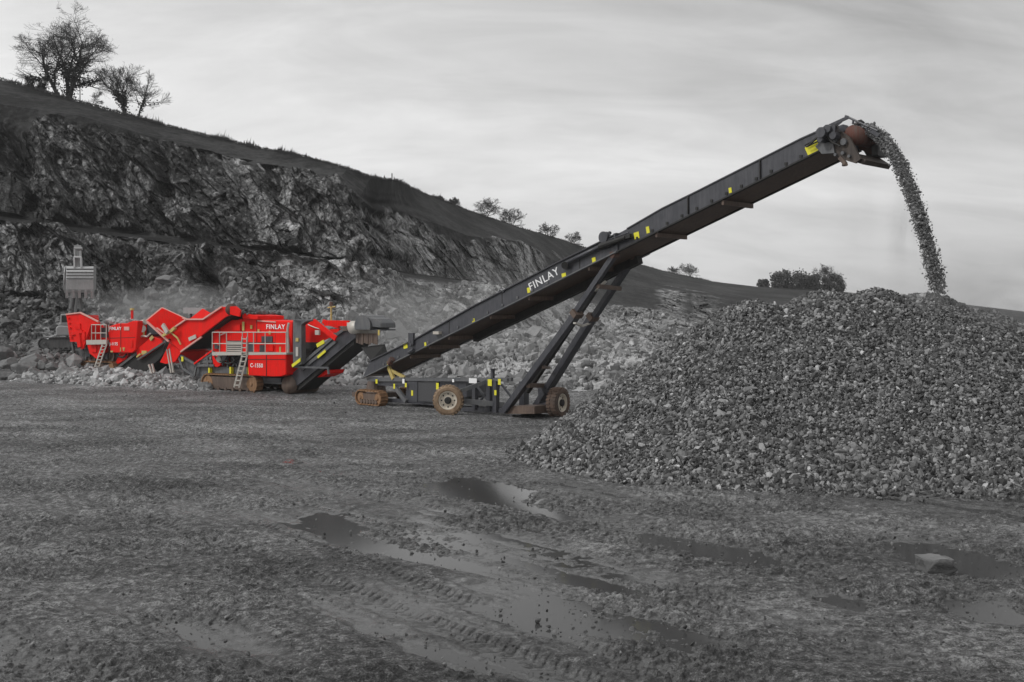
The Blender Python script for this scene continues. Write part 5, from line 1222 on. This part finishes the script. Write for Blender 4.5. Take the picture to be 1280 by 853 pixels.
# block in the wet foreground
rb = boulder('stone_block', 'squared stone block with a pale flat top standing in the wet foreground mud', 1170, 711, 41, 25, 17.45, 401, .35, None)
b = bmesh.new(); bmesh.ops.create_cube(b, size=1); bmesh.ops.subdivide_edges(b, edges=b.edges[:], cuts=14, use_grid_fill=True)
co = np.array([v.co[:] for v in b.verts]); co[:, 0] += co[:, 2] * -.10; co[:, 2] += .10 * co[:, 0] * (co[:, 2] < 0); co[:, 2] *= np.where(co[:, 0] > .2, .85, 1)
for nrm, d_ in (((.8, -.2, -.6), .52), ((-.7, .2, -.7), .56), ((.6, -.6, .5), .62), ((-.6, -.6, .4), .60), ((0, -.8, -.6), .55)):
    nn_ = np.array(nrm) / np.linalg.norm(nrm); co -= np.clip(co @ nn_ - d_, 0, None)[:, None] * nn_
co[:, 1] -= .16 * co[:, 2]
co += .03 * np.stack([fbm(co * 4 + 3, 4, 5), fbm(co * 4 + 9, 4, 6), .7 * fbm(co * 4 + 19, 4, 7)], 1)
co *= np.array([.52, .40, .34])
for v, c in zip(b.verts, co): v.co = c
me = bpy.data.meshes.new('stone_block'); b.to_mesh(me); b.free(); me.materials.append(M['boulder']); a_ = me.attributes.new('tone', 'FLOAT', 'POINT'); a_.data.foreach_set('value', np.clip((co[:, 2] - .10) * 10, .05, .8).astype(np.float32))  # shade of the sides painted into the tone; dried top kept pale
rb.data = me; rb['category'] = 'stone'; rb.location = (P(1170, 722, 17.5)[0], 17.5, .15); rb.rotation_euler = (0, .03, .12)

# ================================================================== stone leaving the belt
rg = np.random.default_rng(15); n = 22000
hw = np.array([float(v) for v in st.A[:2] + st.d * hd[0] + st.n * .9]); z0_ = st.A[2] + hd[1] + .30
S0 = np.array([hw[0], hw[1], z0_])
T = rg.uniform(-.10, 1.05, n) ** 1.0
vh = 2.35 + rg.normal(scale=.07, size=n); vz = .25 + rg.normal(scale=.12, size=n)
lat = np.clip(rg.normal(scale=.16, size=n), -.4, .4)
tt = np.clip(T, 0, 2)
xy = S0[None, :2] + st.d[None] * (vh * T)[:, None] + st.n[None] * (lat * (1 + .25 * tt))[:, None]
thk = rg.normal(-.12, .085, n)
zz_ = S0[2] + vz * T - 4.9 * tt ** 2 + thk * (1 - .4 * tt)
pos = np.stack([xy[:, 0], xy[:, 1], zz_], 1) + rg.normal(scale=.03, size=(n, 3))
ok = zz_ > pile_h(xy[:, 0], xy[:, 1]) - .1
sz = np.clip(rg.lognormal(-3.35, .5, n), .014, .13)
tag(link('falling_stone', stones('falling_stone', pos[ok], sz[ok], M['fallstone'], rg, rg.uniform(.1, 1, int(ok.sum())))), 'stream of crushed stone falling from the conveyor head onto the heap', 'falling stone', kind='stuff')
# load riding on the top of the stacking belt near the head
n = 900; a_ = rg.uniform(0, 1, n); xs = hd[0] - 3.5 * a_ + .15
loadp = []
for q in range(n):
    px_l = xs[q]; zc = hd[1] + .30 - (hd[0] - px_l) * math.tan(slope) - .02 + rg.uniform(-.08, .12)
    loadp.append(np.append(st.A[:2] + st.d * px_l + st.n * rg.uniform(.4, 1.4), st.A[2] + zc))
lump_load('belt_load', loadp, np.clip(rg.lognormal(-2.5, .4, n), .04, .2), 'crushed stone riding on the belt at the conveyor head', 'crushed stone', 21)

# ================================================================== dust
def dust(name, label, c, rad, dens, seed, noise=2.2, colr=.75):
    t = NT(name + ' air'); t.t.nodes.remove(t.b)
    tcn = t.n('ShaderNodeTexCoord'); ln_ = t.n('ShaderNodeVectorMath', operation='LENGTH'); t.l(tcn.outputs['Object'], ln_.inputs[0])
    fall = t.math('SUBTRACT', 1.0, ln_.outputs['Value'], True); fall = t.math('POWER', fall, 1.3)
    mp_ = t.n('ShaderNodeMapping'); mp_.inputs['Location'].default_value = (seed, seed * 2, 0); t.l(tcn.outputs['Object'], mp_.inputs[0])
    nz = t.noise(mp_.outputs[0], noise, 3, .6); nz = t.math('MULTIPLY', t.math('SUBTRACT', nz, .38, True), 4.0)
    v_ = t.n('ShaderNodeVolumePrincipled'); v_.inputs['Color'].default_value = (colr, colr, colr, 1)
    t.l(t.math('MULTIPLY', t.math('MULTIPLY', fall, nz), dens), v_.inputs['Density']); t.l(v_.outputs[0], t.o.inputs['Volume'])
    b = bmesh.new(); bmesh.ops.create_icosphere(b, subdivisions=3, radius=1); me = bpy.data.meshes.new(name); b.to_mesh(me); b.free(); me.materials.append(t.m)
    o = link(name, me); o.location = [float(x) for x in c]; o.scale = rad
    return tag(o, label, 'dust', kind='stuff')
dust('dust_cloud', 'pale dust drifting above the two red crushers', P(215, 388, 78), (7.5, 3.5, 2.3), .5, 1)
dust('dust_cloud', 'pale dust blowing from the right crusher head over the conveyor tail', P(505, 405, 62), (5.0, 4.0, 3.0), .30, 2)
dust('dust_cloud', 'thin dust over the far scree behind the conveyor', P(610, 400, 84), (13, 6, 5), .12, 3)
dust('dust_cloud', 'dust rising where the falling stone lands on the heap', P(1215, 378, 33.0), (2.8, 1.6, 1.2), .7, 4)
dust('dust_curtain', 'faint fine dust trailing down below the conveyor head', P(1072, 285, 34.2), (.95, .8, 3.3), .28, 5, 1.5, .5)
dust('dust_trail', 'fine dust hanging along the inner side of the falling stone', P(1128, 285, 33.3), (.6, .5, 2.5), 1.1, 6, 1.5, .5)
